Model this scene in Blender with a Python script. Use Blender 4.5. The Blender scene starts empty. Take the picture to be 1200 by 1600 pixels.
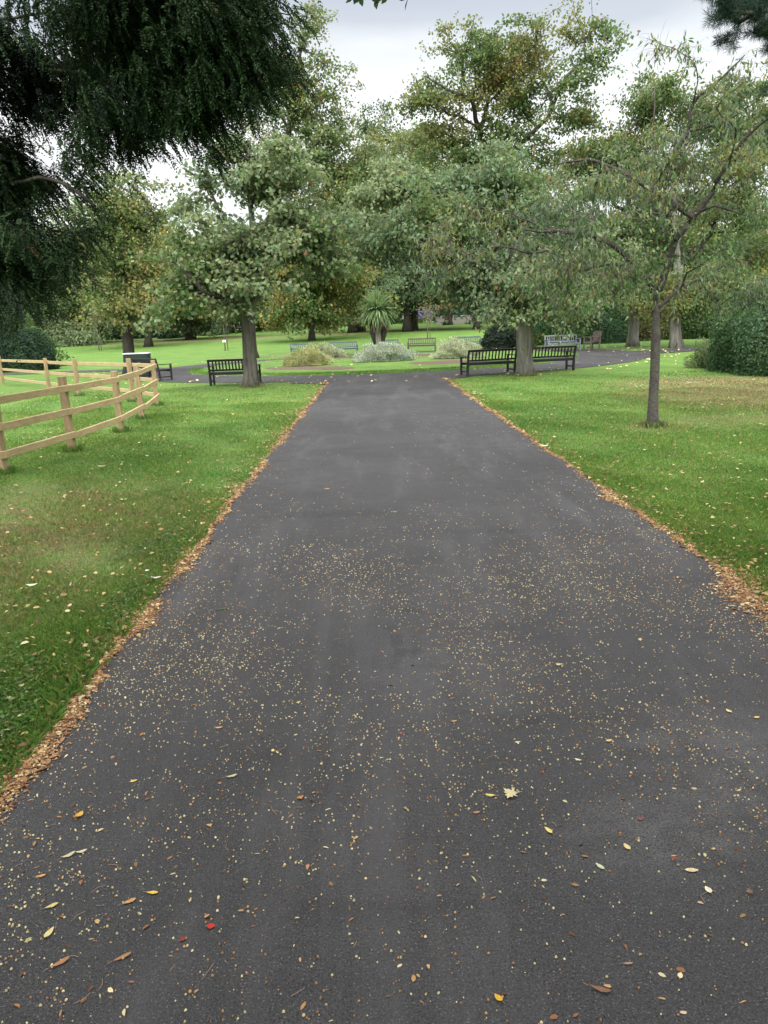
import bpy, math, random
import numpy as np
from mathutils import Vector, Matrix

# ------------------------------------------------------------------ camera
FPX = 1155.0; CZ = 1.6
PITCH = math.radians(14.05); YAW = math.radians(.5); ROLL = math.radians(2.0)
_fw = np.array([math.sin(YAW)*math.cos(PITCH), math.cos(YAW)*math.cos(PITCH), -math.sin(PITCH)])
_r0 = np.array([math.cos(YAW), -math.sin(YAW), 0.0]); _u0 = np.cross(_r0, _fw)
_rt = _r0*math.cos(ROLL) - _u0*math.sin(ROLL); _up = _u0*math.cos(ROLL) + _r0*math.sin(ROLL)
CAMP = np.array([0, 0, CZ])
scene = bpy.context.scene
COL = scene.collection
cd = bpy.data.cameras.new('camera'); cam = bpy.data.objects.new('camera', cd); COL.objects.link(cam)
cd.sensor_fit = 'VERTICAL'; cd.sensor_height = 24.0; cd.sensor_width = 18.0
cd.lens = 24.0*FPX/1600.0; cd.clip_start = .05; cd.clip_end = 1500
M4 = Matrix.Identity(4)
for i in range(3):
    M4[i][0] = _rt[i]; M4[i][1] = _up[i]; M4[i][2] = -_fw[i]; M4[i][3] = CAMP[i]
cam.matrix_world = M4
scene.camera = cam
scene.view_settings.view_transform = 'Standard'; scene.view_settings.look = 'None'
scene.view_settings.gamma = 1; scene.view_settings.exposure = 0.0
scene.cycles.use_denoising = True
scene.cycles.max_bounces = 7; scene.cycles.diffuse_bounces = 4
scene.cycles.transmission_bounces = 4; scene.cycles.transparent_max_bounces = 4
scene.cycles.sample_clamp_indirect = 6

# ------------------------------------------------------------------ world and sun
SUN_EL = math.radians(44); SUN_AZ = math.radians(200)
world = bpy.data.worlds.new('World'); scene.world = world; world.use_nodes = True
nt = world.node_tree; nt.nodes.clear()
def wn(t, **k):
    n = nt.nodes.new(t)
    for a, b in k.items(): setattr(n, a, b)
    return n
sky = wn('ShaderNodeTexSky', sky_type='NISHITA', sun_disc=False); sky.sun_elevation = SUN_EL; sky.sun_rotation = SUN_AZ
bg1 = wn('ShaderNodeBackground'); bg1.inputs[1].default_value = .1; nt.links.new(sky.outputs[0], bg1.inputs[0])
tc = wn('ShaderNodeTexCoord'); sep = wn('ShaderNodeSeparateXYZ'); nt.links.new(tc.outputs['Generated'], sep.inputs[0])
mp = wn('ShaderNodeMapping'); mp.inputs['Scale'].default_value = (1.1, 1.1, 4.5); nt.links.new(tc.outputs['Generated'], mp.inputs[0])
no = wn('ShaderNodeTexNoise'); no.inputs['Scale'].default_value = 1.7; no.inputs['Detail'].default_value = 5; no.inputs['Roughness'].default_value = .5
nt.links.new(mp.outputs[0], no.inputs['Vector'])
ma = wn('ShaderNodeMath', operation='MULTIPLY_ADD'); ma.inputs[1].default_value = .26; ma.inputs[2].default_value = -.13
nt.links.new(no.outputs[0], ma.inputs[0])
ad = wn('ShaderNodeMath', operation='ADD'); nt.links.new(sep.outputs[2], ad.inputs[0]); nt.links.new(ma.outputs[0], ad.inputs[1])
cr = wn('ShaderNodeValToRGB'); e = cr.color_ramp.elements
e[0].position = 0; e[0].color = (.90, .95, 1.0, 1)
e[1].position = 1; e[1].color = (5.0, 5.0, 5.0, 1)
for p, c in [(.22, (1.25, 1.27, 1.28, 1)), (.29, (1.0, 1.04, 1.08, 1)), (.34, (.72, .78, .86, 1)), (.41, (.60, .67, .76, 1)), (.46, (.68, .75, .83, 1)), (.60, (3.6, 3.65, 3.7, 1))]:
    x = e.new(p); x.color = c
nt.links.new(ad.outputs[0], cr.inputs[0])
bg2 = wn('ShaderNodeBackground'); nt.links.new(cr.outputs[0], bg2.inputs[0])
bh = wn('ShaderNodeMapRange'); bh.inputs[1].default_value = .1; bh.inputs[2].default_value = -.9; bh.inputs[3].default_value = 1.0; bh.inputs[4].default_value = 2.6   # unseen sky on the sun side, boosted to light the foliage fronts
nt.links.new(sep.outputs[1], bh.inputs[0]); nt.links.new(bh.outputs[0], bg2.inputs[1])
mx = wn('ShaderNodeMixShader'); mx.inputs[0].default_value = .93
nt.links.new(bg1.outputs[0], mx.inputs[1]); nt.links.new(bg2.outputs[0], mx.inputs[2])
wo = wn('ShaderNodeOutputWorld'); nt.links.new(mx.outputs[0], wo.inputs[0])
sl = bpy.data.lights.new('sun', 'SUN'); sl.energy = 1.5; sl.angle = math.radians(24); sl.color = (1, .96, .9)
so = bpy.data.objects.new('sun', sl); COL.objects.link(so)
so.rotation_euler = (math.radians(90)-SUN_EL, 0, math.radians(180)-SUN_AZ)
so.location = (0, 0, 40)

# ------------------------------------------------------------------ terrain and projection
CX0, CY0, RC, RO = 0.5, 35.2, 8.8, 11.8       # round lawn with its ring path
PL, PR = -1.40, 2.19                          # edges of the straight path
def hv(x, y):
    x = np.asarray(x, float); y = np.asarray(y, float)
    s = np.clip((y-18)/20, 0, 1); s = s*s*(3-2*s); xx = np.clip(x, -60, 60)
    k = np.clip(np.minimum(y, 120)-45, 0, None)
    return s*.008*xx + .033*k*k/(k+12)
def h(x, y): return float(hv(x, y))
def ray(px, py): return (px-600)*_rt + (800-py)*_up + FPX*_fw
def W(px, py, Y):
    d = ray(px, py); return CAMP + d*(Y/d[1])
def G(px, py):
    d = ray(px, py); z = 0
    for _ in range(30):
        p = CAMP + d*((z-CZ)/d[2]); z = h(p[0], p[1])
    return p
def sn(P, f, seed=0):                         # smooth pseudo noise, about -1..1
    P = np.asarray(P, float); r = np.random.RandomState(seed); o = 0
    for k in range(5):
        v = r.normal(size=P.shape[-1]); v /= np.linalg.norm(v)
        o = o + np.sin(P@v*f*(1+.35*k)+r.uniform(0, 6.28)+1.3*np.sin(P@r.normal(size=P.shape[-1])*f*.5+k))
    return o/3.2

# ------------------------------------------------------------------ mesh helpers
def mk(name, V, F, mat=None, parent=None, col=None, smooth=False):
    V = np.asarray(V, np.float32).reshape(-1, 3)
    me = bpy.data.meshes.new(name)
    if isinstance(F, np.ndarray): groups = [F]
    else: groups = [np.asarray(f) for f in F]
    groups = [g for g in groups if len(g)]
    loops = np.concatenate([g.ravel() for g in groups]).astype(np.int32)
    tot = np.concatenate([np.full(len(g), g.shape[1]) for g in groups]).astype(np.int32)
    st = np.concatenate([[0], np.cumsum(tot)[:-1]]).astype(np.int32)
    me.vertices.add(len(V)); me.vertices.foreach_set('co', V.ravel())
    me.loops.add(len(loops)); me.loops.foreach_set('vertex_index', loops)
    me.polygons.add(len(tot)); me.polygons.foreach_set('loop_start', st)
    try: me.polygons.foreach_set('loop_total', tot)
    except Exception: pass
    me.polygons.foreach_set('use_smooth', np.full(len(tot), bool(smooth)))
    if col is not None:
        a = me.attributes.new('tint', 'FLOAT_COLOR', 'FACE')
        c = np.ones((len(tot), 4), np.float32); c[:, :3] = col
        a.data.foreach_set('color', c.ravel())
    me.update(calc_edges=True); me.validate()
    if mat: me.materials.append(mat)
    o = bpy.data.objects.new(name, me); COL.objects.link(o)
    if parent: o.parent = parent
    return o
def empty(name, loc, rz=0):
    o = bpy.data.objects.new(name, None); COL.objects.link(o); o.empty_display_size = .2
    o.location = [float(v) for v in loc]; o.rotation_euler = (0, 0, rz); return o
def tag(o, label=None, cat=None, group=None, kind=None):
    if label: o['label'] = label
    if cat: o['category'] = cat
    if group: o['group'] = group
    if kind: o['kind'] = kind
    return o
class MB:
    def __init__(s): s.V = []; s.Q = []; s.n = 0
    def add(s, V, Q):
        V = np.asarray(V, float); s.V.append(V); s.Q += [tuple(int(i)+s.n for i in q) for q in Q]; s.n += len(V)
    def box(s, c, size, ax=None, ch=.004):    # chamfered box
        sx, sy, sz = [v/2 for v in size]; ch = min(ch, sx*.45, sy*.45, sz*.45); pts = []
        for x in (-1, 1):
            for y in (-1, 1):
                for z in (-1, 1):
                    pts += [(x*sx, y*(sy-ch), z*(sz-ch)), (x*(sx-ch), y*sy, z*(sz-ch)), (x*(sx-ch), y*(sy-ch), z*sz)]
        P = np.array(pts); I = lambda x, y, z, k: ((x*2+y)*2+z)*3+k
        Q = [(I(0,0,0,0), I(0,0,1,0), I(0,1,1,0), I(0,1,0,0)), (I(1,0,0,0), I(1,1,0,0), I(1,1,1,0), I(1,0,1,0)),
             (I(0,0,0,1), I(1,0,0,1), I(1,0,1,1), I(0,0,1,1)), (I(0,1,0,1), I(0,1,1,1), I(1,1,1,1), I(1,1,0,1)),
             (I(0,0,0,2), I(0,1,0,2), I(1,1,0,2), I(1,0,0,2)), (I(0,0,1,2), I(1,0,1,2), I(1,1,1,2), I(0,1,1,2))]
        for a in (0, 1):
            for b in (0, 1):
                q = [I(a,b,0,0), I(a,b,0,1), I(a,b,1,1), I(a,b,1,0)]; Q.append(tuple(q if a != b else q[::-1]))
                q = [I(a,0,b,0), I(a,1,b,0), I(a,1,b,2), I(a,0,b,2)]; Q.append(tuple(q if a == b else q[::-1]))
                q = [I(0,a,b,1), I(1,a,b,1), I(1,a,b,2), I(0,a,b,2)]; Q.append(tuple(q[::-1] if a == b else q))
        for a in (0, 1):
            for b in (0, 1):
                for c_ in (0, 1):
                    t = (I(a,b,c_,0), I(a,b,c_,1), I(a,b,c_,2)); Q.append(t if (a+b+c_) % 2 else t[::-1])
        if ax is not None: P = P@np.asarray(ax)
        s.add(P+np.asarray(c, float), Q)
    def bar(s, a, b, w, t, upv=(0, 0, 1), ch=.004):   # bar from a to b, w along side, t along up
        a = np.asarray(a, float); b = np.asarray(b, float); d = b-a; L = np.linalg.norm(d); d /= L
        sd = np.cross(d, upv); sd /= np.linalg.norm(sd); u = np.cross(sd, d)
        s.box((a+b)/2, (L, w, t), np.array([d, sd, u]), ch)
    def tube(s, pts, rad, n=10, rough=0, cap=True, seed=0):
        V, F = tube(pts, rad, n, rough, seed, cap); s.add(V, F)
    def build(s, name, mat, parent=None, smooth=False):
        Q = s.Q; g = [np.array([q for q in Q if len(q) == k]) for k in sorted({len(q) for q in Q})]
        return mk(name, np.concatenate(s.V), g, mat, parent, smooth=smooth)
def tube(pts, rad, n=10, rough=0, seed=0, cap=True, furrow=0):
    pts = np.asarray(pts, float); m = len(pts); rad = np.broadcast_to(rad, (m,)); V = []; F = []
    T = np.gradient(pts, axis=0); T /= np.linalg.norm(T, axis=1)[:, None]
    ref = np.array([1., 0, 0]) if abs(T[0][0]) < .8 else np.array([0, 1., 0]); r = np.random.RandomState(seed)
    a = np.linspace(0, 2*np.pi, n, endpoint=False); ph = r.uniform(0, 6.28, 4)
    for i in range(m):
        u = np.cross(T[i], ref); u /= np.linalg.norm(u); v = np.cross(T[i], u); ref = np.cross(u, T[i])
        rr = rad[i]*(1+rough*(.5*np.sin(3*a+ph[0]+i*.13)+.5*np.sin(5*a+ph[1]-i*.21)+.3*r.normal(size=n)*.5))
        if furrow: rr = rr*(1+furrow*np.sign(np.sin(9*a+ph[2]+.6*np.sin(i*.5)))*np.abs(np.sin(9*a+ph[2]+.6*np.sin(i*.5)))**.6+furrow*.5*np.sin(14*a+ph[3]+i*.3))
        V.append(pts[i]+np.outer(np.cos(a)*rr, u)+np.outer(np.sin(a)*rr, v))
    for i in range(m-1):
        for j in range(n):
            F.append((i*n+j, i*n+(j+1) % n, (i+1)*n+(j+1) % n, (i+1)*n+j))
    V = np.concatenate(V)
    if cap:
        V = np.vstack([V, pts[0], pts[-1]]); b = m*n
        for j in range(n):
            F.append((b, (j+1) % n, j)); F.append((b+1, (m-1)*n+j, (m-1)*n+(j+1) % n))
    return V, F
def spline(pts, step):                        # smooth resampled polyline
    p = np.asarray(pts, float)
    if len(p) < 3:
        n = max(2, int(np.linalg.norm(p[-1]-p[0])/step)+1); return np.array([p[0]+(p[-1]-p[0])*t for t in np.linspace(0, 1, n)])
    q = np.vstack([2*p[0]-p[1], p, 2*p[-1]-p[-2]]); out = []
    for i in range(1, len(q)-2):
        n = max(1, int(np.linalg.norm(q[i+1]-q[i])/step))
        for k in range(n):
            t = k/n; out.append(.5*((2*q[i])+(-q[i-1]+q[i+1])*t+(2*q[i-1]-5*q[i]+4*q[i+1]-q[i+2])*t*t+(-q[i-1]+3*q[i]-3*q[i+1]+q[i+2])*t**3))
    out.append(p[-1]); return np.array(out)

# ------------------------------------------------------------------ materials
class NM:
    def __init__(s, name):
        s.m = bpy.data.materials.new(name); s.m.use_nodes = True; s.t = s.m.node_tree; s.t.nodes.clear()
        s.out = s.n('ShaderNodeOutputMaterial'); s.b = s.n('ShaderNodeBsdfPrincipled'); s.l(s.b.outputs[0], s.out.inputs[0])
        s.geo = s.n('ShaderNodeNewGeometry')
    def n(s, t, **k):
        x = s.t.nodes.new(t)
        for a, b in k.items(): setattr(x, a, b)
        return x
    def l(s, a, b): s.t.links.new(a, b)
    def put(s, sock, v):
        if isinstance(v, (int, float)): sock.default_value = v
        elif isinstance(v, tuple): sock.default_value = (*v, 1) if len(v) == 3 and len(sock.default_value) == 4 else v
        else: s.l(v, sock)
    def noise(s, sc, det=4, ro=.55, vec=None, off=(0, 0, 0), stretch=(1, 1, 1), kind='ShaderNodeTexNoise'):
        mp = s.n('ShaderNodeMapping'); mp.inputs['Location'].default_value = off; mp.inputs['Scale'].default_value = stretch
        s.l(vec or s.geo.outputs['Position'], mp.inputs[0]); x = s.n(kind); s.l(mp.outputs[0], x.inputs['Vector'])
        x.inputs['Scale'].default_value = sc
        if kind == 'ShaderNodeTexNoise': x.inputs['Detail'].default_value = det; x.inputs['Roughness'].default_value = ro
        return x.outputs[0]
    def ramp(s, v, stops):
        r = s.n('ShaderNodeValToRGB'); e = r.color_ramp.elements
        e[0].position = stops[0][0]; e[1].position = stops[-1][0]
        f = lambda c: (c, c, c, 1) if isinstance(c, (int, float)) else (*c, 1)
        e[0].color = f(stops[0][1]); e[1].color = f(stops[-1][1])
        for p, c in stops[1:-1]: x = e.new(p); x.color = f(c)
        s.l(v, r.inputs[0]); return r.outputs[0]
    def mix(s, f, a, b, mode='MIX'):
        x = s.n('ShaderNodeMix', data_type='RGBA', blend_type=mode); s.put(x.inputs[0], f); s.put(x.inputs[6], a); s.put(x.inputs[7], b); return x.outputs[2]
    def math(s, op, a, b=0, c=0, clamp=False):
        x = s.n('ShaderNodeMath', operation=op); x.use_clamp = clamp; s.put(x.inputs[0], a); s.put(x.inputs[1], b); s.put(x.inputs[2], c); return x.outputs[0]
    def bump(s, hgt, st, dist):
        x = s.n('ShaderNodeBump'); x.inputs['Strength'].default_value = st; x.inputs['Distance'].default_value = dist
        s.l(hgt, x.inputs['Height']); s.l(x.outputs[0], s.b.inputs['Normal'])
    def set(s, **k):
        for a, v in k.items():
            s.put(s.b.inputs[a.replace('_', ' ')], v)
    def spot(s, x, y, rx, ry):                # soft patch on the ground, 1 in its middle
        sp = s.n('ShaderNodeSeparateXYZ'); s.l(s.geo.outputs['Position'], sp.inputs[0])
        a = s.math('DIVIDE', s.math('SUBTRACT', sp.outputs[0], x), rx); b = s.math('DIVIDE', s.math('SUBTRACT', sp.outputs[1], y), ry)
        d = s.math('ADD', s.math('MULTIPLY', a, a), s.math('MULTIPLY', b, b)); return s.math('SUBTRACT', 1.0, d, clamp=True)

def lawn_colour(n):                           # shared by soil sheet and blades
    g = n.mix(n.ramp(n.noise(.55, 3), [(.35, 0.0), (.65, 1.0)]), (.076, .172, .028), (.128, .220, .040))
    g = n.mix(n.ramp(n.noise(3.1, 5, .65, off=(5, 2, 0)), [(.42, 0.0), (.7, .5)]), g, (.15, .18, .06))
    g = n.mix(n.ramp(n.noise(1.4, 5, .7, off=(9, 2, 4)), [(.5, 0.0), (.72, .4)]), g, (.05, .115, .024))
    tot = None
    for x, y, rx, ry, k in [(-3.3, 5.9, 2.1, 3.1, 1.15), (-2.7, 4.3, .8, 1.0, 1.0), (-3.63, 22.28, .7, .6, 1.4), (4.66, 22.9, .7, .6, 1.4), (9.0, 15.2, 4.4, 4.4, 1.9), (5.8, 11.5, 2.0, 1.3, .7), (8.5, 18.5, 3, 2.5, 1.5), (4.2, 11.0, .8, .5, .9), (-20, 86, 15, 8, 1.5), (-4, 86, 9, 6, 1.2), (5.5, 90, 6, 6, 1.2), (12, 84, 5, 4, 1.2), (-7, 50, 5, 2, 1.0)]:  # dry, worn patches; those under maple, lime and far trees also paint in shade
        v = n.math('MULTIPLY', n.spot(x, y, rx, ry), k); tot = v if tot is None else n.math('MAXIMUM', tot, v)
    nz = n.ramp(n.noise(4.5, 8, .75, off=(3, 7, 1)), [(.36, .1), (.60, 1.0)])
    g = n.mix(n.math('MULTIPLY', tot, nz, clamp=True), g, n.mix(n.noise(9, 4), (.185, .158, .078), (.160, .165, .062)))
    return g
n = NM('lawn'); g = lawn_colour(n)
fine = n.noise(55, 5, .7, stretch=(1, .5, 1))
g = n.mix(n.ramp(fine, [(.35, .0), (.6, 1.0)]), n.mix(.42, g, (.02, .03, .01)), g)
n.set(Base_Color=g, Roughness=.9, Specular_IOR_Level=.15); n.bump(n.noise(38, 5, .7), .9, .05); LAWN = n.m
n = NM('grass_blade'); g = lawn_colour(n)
at = n.n('ShaderNodeAttribute', attribute_name='tint'); g = n.mix(1.0, g, at.outputs[0], 'MULTIPLY')
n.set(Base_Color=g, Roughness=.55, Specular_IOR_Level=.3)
tr = n.n('ShaderNodeBsdfTranslucent'); n.l(g, tr.inputs[0]); ms = n.n('ShaderNodeMixShader'); ms.inputs[0].default_value = .3
n.l(n.b.outputs[0], ms.inputs[1]); n.l(tr.outputs[0], ms.inputs[2]); n.l(ms.outputs[0], n.out.inputs[0]); BLADE = n.m

n = NM('asphalt')
vor = n.noise(150, kind='ShaderNodeTexVoronoi'); sp1 = n.noise(160, 3, .6); big = n.noise(.45, 5, .6); mid = n.noise(2.2, 6, .62, off=(1, 4, 2))
base = n.mix(n.ramp(big, [(.35, 0.0), (.68, 1.0)]), (.0205, .0196, .0203), (.041, .0386, .0398))
base = n.mix(n.math('MULTIPLY', n.ramp(mid, [(.5, 0.0), (.74, 1.0)]), .5), base, (.056, .051, .051))
st = n.math('MAXIMUM', n.spot(1.25, 2.35, .55, .5), n.math('MAXIMUM', n.spot(.85, 2.0, .4, .25), n.math('MULTIPLY', n.spot(.3, 3.2, .5, .6), .6)))
base = n.mix(n.math('MULTIPLY', st, n.ramp(n.noise(5, 5, .7), [(.38, 0.0), (.66, .75)]), clamp=True), base, (.085, .080, .078))
dk = n.noise(1.3, 4, .6, stretch=(.35, 2.2, 1), off=(8, 1, 0))
base = n.mix(n.ramp(dk, [(.56, 0.0), (.74, .55)]), base, (.012, .0115, .012))
base = n.mix(n.ramp(sp1, [(.36, .9), (.52, 0.0)]), base, (.006, .006, .006))
base = n.mix(n.ramp(n.noise(210, 2, .6, off=(3, 3, 3)), [(.60, 0.0), (.74, .8)]), base, (.17, .16, .152))
base = n.mix(n.ramp(n.noise(420, kind='ShaderNodeTexVoronoi', off=(1, 0, 2)), [(.06, .35), (.2, 0.0)]), base, (.18, .17, .155))
wv = n.n('ShaderNodeVectorMath', operation='ADD'); nz = n.n('ShaderNodeTexNoise'); nz.inputs['Scale'].default_value = 3.2; nz.inputs['Detail'].default_value = 6; n.l(n.geo.outputs['Position'], nz.inputs['Vector'])
sc_ = n.n('ShaderNodeVectorMath', operation='SCALE'); sc_.inputs['Scale'].default_value = .55; n.l(nz.outputs[1], sc_.inputs[0]); n.l(n.geo.outputs['Position'], wv.inputs[0]); n.l(sc_.outputs[0], wv.inputs[1])
mpc = n.n('ShaderNodeMapping'); mpc.inputs['Scale'].default_value = (.28, .62, 1); n.l(wv.outputs[0], mpc.inputs[0]); vc = n.n('ShaderNodeTexVoronoi', feature='DISTANCE_TO_EDGE'); vc.inputs['Scale'].default_value = 1.0; n.l(mpc.outputs[0], vc.inputs['Vector'])
crk = n.math('MULTIPLY', n.ramp(vc.outputs[0], [(.002, 1.0), (.010, 0.0)]), n.ramp(n.noise(.8, 3, off=(4, 4, 4)), [(.50, 0.0), (.60, .35)]))
base = n.mix(crk, base, (.006, .006, .006))
tr1 = n.noise(.9, 5, .7, stretch=(2.2, .28, 1), off=(2, 9, 0)); base = n.mix(n.ramp(tr1, [(.50, 0.0), (.68, .55)]), base, (.060, .0565, .0575))
n.set(Base_Color=base, Roughness=n.ramp(mid, [(.3, .66), (.7, .88)]), Specular_IOR_Level=.28)
n.bump(n.math('ADD', vor, n.math('MULTIPLY', sp1, .8)), .7, .004); ASPH = n.m

n = NM('soil'); n.set(Base_Color=n.mix(n.noise(18, 5, .7), (.045, .026, .019), (.125, .072, .050)), Roughness=.95); n.bump(n.noise(25, 5, .7), 1, .05); SOIL = n.m
def bark(name, c1, c2, sc=9, st=.9, dist=.03, vert=.18):
    n = NM(name); a = n.noise(sc, 6, .7, stretch=(1, 1, vert)); b = n.noise(sc*.3, 4, .6)
    c = n.mix(n.ramp(a, [(.32, 0.0), (.66, 1.0)]), c1, c2); c = n.mix(n.ramp(b, [(.5, 0.0), (.75, .45)]), c, (.10, .125, .06))
    n.set(Base_Color=c, Roughness=.9, Specular_IOR_Level=.2); n.bump(a, st, dist); return n.m
BARK = bark('bark_grey', (.06, .05, .042), (.22, .20, .17)); BARKM = bark('bark_brown_grey', (.034, .029, .025), (.135, .118, .098), 10, 1, .03); BARKD = bark('bark_dark', (.022, .018, .015), (.075, .06, .05))
BARKC = bark('bark_smooth', (.026, .022, .020), (.092, .080, .072), 16, .7, .012, 2.6); BARKF = bark('bark_furrowed', (.07, .06, .05), (.30, .28, .24), 7, 1, .05, .12)
BARKL = bark('bark_limb', (.013, .011, .010), (.060, .051, .045), 14, .5, .01, 1.0)
TWIG = bark('twig_grey', (.075, .062, .055), (.20, .175, .158), 20)
def leafmat(name, trl=.46, rough=.5, spec=.22):
    n = NM(name); at = n.n('ShaderNodeAttribute', attribute_name='tint')
    n.set(Base_Color=n.mix(.0, at.outputs[0], at.outputs[0]), Roughness=rough, Specular_IOR_Level=spec)
    tr = n.n('ShaderNodeBsdfTranslucent'); c = n.mix(.5, at.outputs[0], (.13, .17, .06)); n.l(n.mix(.35, at.outputs[0], c), tr.inputs[0])
    ms = n.n('ShaderNodeMixShader'); ms.inputs[0].default_value = trl
    n.l(n.b.outputs[0], ms.inputs[1]); n.l(tr.outputs[0], ms.inputs[2]); n.l(ms.outputs[0], n.out.inputs[0]); return n.m
LEAF = leafmat('leaf'); NEEDLE = leafmat('needle', .12, .6, .12); LITTER = leafmat('dry_leaf', .15, .7, .25); SEED = leafmat('seed', .1, .6, .3)
def wood(name, c1, c2, rough=.7, sc=6, st=.3, gr=(1, 6, 6)):
    n = NM(name); tcn = n.n('ShaderNodeTexCoord')
    a = n.noise(sc, 5, .65, vec=tcn.outputs['Object'], stretch=gr); b = n.noise(3, 4, .6, vec=tcn.outputs['Object'])
    c = n.mix(n.ramp(a, [(.3, 0.0), (.7, 1.0)]), c1, c2); c = n.mix(n.ramp(b, [(.45, 0.0), (.8, .4)]), c, tuple(v*.55 for v in c1))
    n.set(Base_Color=c, Roughness=rough, Specular_IOR_Level=.3); n.bump(a, st, .004); return n.m
PINE = wood('pale_timber', (.28, .20, .095), (.43, .33, .175), .75, 7, .5, (7, .7, 7)); POSTM = wood('post_timber', (.19, .13, .065), (.35, .26, .14), .8, 7, .6, (7, 7, .7))
BLACK = wood('black_painted_wood', (.010, .010, .010), (.028, .026, .025), .5); GREYW = wood('weathered_grey_wood', (.045, .055, .072), (.11, .127, .155), .8)
BROWNW = wood('weathered_brown_wood', (.045, .034, .030), (.115, .088, .075), .8); PALEGREYW = wood('pale_grey_wood', (.11, .12, .135), (.22, .24, .27), .8); DKGREEN = wood('dark_green_panel', (.008, .016, .014), (.016, .03, .026), .45)
def plain(name, c, rough=.6, metal=0):
    n = NM(name); n.set(Base_Color=n.mix(n.noise(8, 4), tuple(v*.8 for v in c), c), Roughness=rough, Metallic=metal); return n.m
PALE = plain('pale_grey', (.55, .56, .55)); WHITE = plain('white_plastic', (.75, .76, .76)); PURPLE = plain('purple_fabric', (.10, .06, .26)); TEAL = plain('teal_board', (.02, .11, .15)); BRICK = plain('pale_stone', (.42, .36, .32))
IRON = plain('dark_iron', (.02, .02, .02), .5)

# ------------------------------------------------------------------ setting: ground, path, round lawn, beds
def grid(xs, ys, zf):
    X, Y = np.meshgrid(xs, ys); V = np.stack([X, Y, zf(X, Y)], -1).reshape(-1, 3); nx = len(xs); i = np.arange(nx-1)[None]+nx*np.arange(len(ys)-1)[:, None]
    i = i.ravel(); return V, np.stack([i, i+1, i+nx+1, i+nx], 1)
xs = np.concatenate([np.arange(-400, -60, 20), np.arange(-60, 60, 1.0), np.arange(60, 401, 20)]); ys = np.concatenate([np.arange(-120, -10, 20), np.arange(-10, 130, 1.0), np.arange(130, 500, 20)])
V, F = grid(xs, ys, hv); tag(mk('lawn_ground', V, F, LAWN, smooth=True), 'mown green park grass around the path', None, None, 'structure')
def wob(t, s): return .018*np.sin(t*2.3+s)+.016*np.sin(t*7.7+2*s)+.014*np.sin(t*19+s*3)
pV = []; pF = []; pn = 0
def sheet(A, B, dz, m=3):                     # strip between two polylines, tessellated across
    global pn
    n_ = len(A); P = np.stack([A+(B-A)*t for t in np.linspace(0, 1, m)], 1); P = P.reshape(-1, 2)
    V = np.column_stack([P, hv(P[:, 0], P[:, 1])+dz]); i = (np.arange(n_-1)[:, None]*m+np.arange(m-1)[None]).ravel()
    pV.append(V); pF.append(np.stack([i, i+1, i+m+1, i+m], 1)+pn); pn += len(V)
t = np.arange(-6, 24.6, .12)
t = t[t < 24.2]
flare = np.clip((t-21.6)/1.6, 0, 1)**2*1.1
sheet(np.column_stack([PL+wob(t, 1)-flare, t]), np.column_stack([PR+wob(t, 2.4)+flare*.8, t]), .018, 4)
a = np.linspace(0, 2*np.pi, 361)
sheet(np.column_stack([CX0+np.cos(a)*(RO+wob(a*9, 1)*0), CY0+np.sin(a)*RO]), np.column_stack([CX0+np.cos(a)*(RC-.35), CY0+np.sin(a)*(RC-.35)]), .012, 5)
br = spline([(9.5, 32.6, 0), (13, 34.0, 0), (17, 35.2, 0), (26, 36.3, 0), (45, 37, 0)], .5)[:, :2]
sheet(br+np.array([0, 1.5]), br-np.array([0, 1.4]), .020, 3)
br = spline([(-8.5, 36.6, 0), (-12, 38.5, 0), (-18, 40, 0), (-30, 41, 0), (-50, 42, 0)], .5)[:, :2]
sheet(br+np.array([0, 1.0]), br-np.array([0, 1.2]), .020, 3)
tag(mk('path', np.concatenate(pV), np.concatenate(pF), ASPH), 'dark asphalt park path running to a ring around the round lawn', None, None, 'structure')
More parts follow.
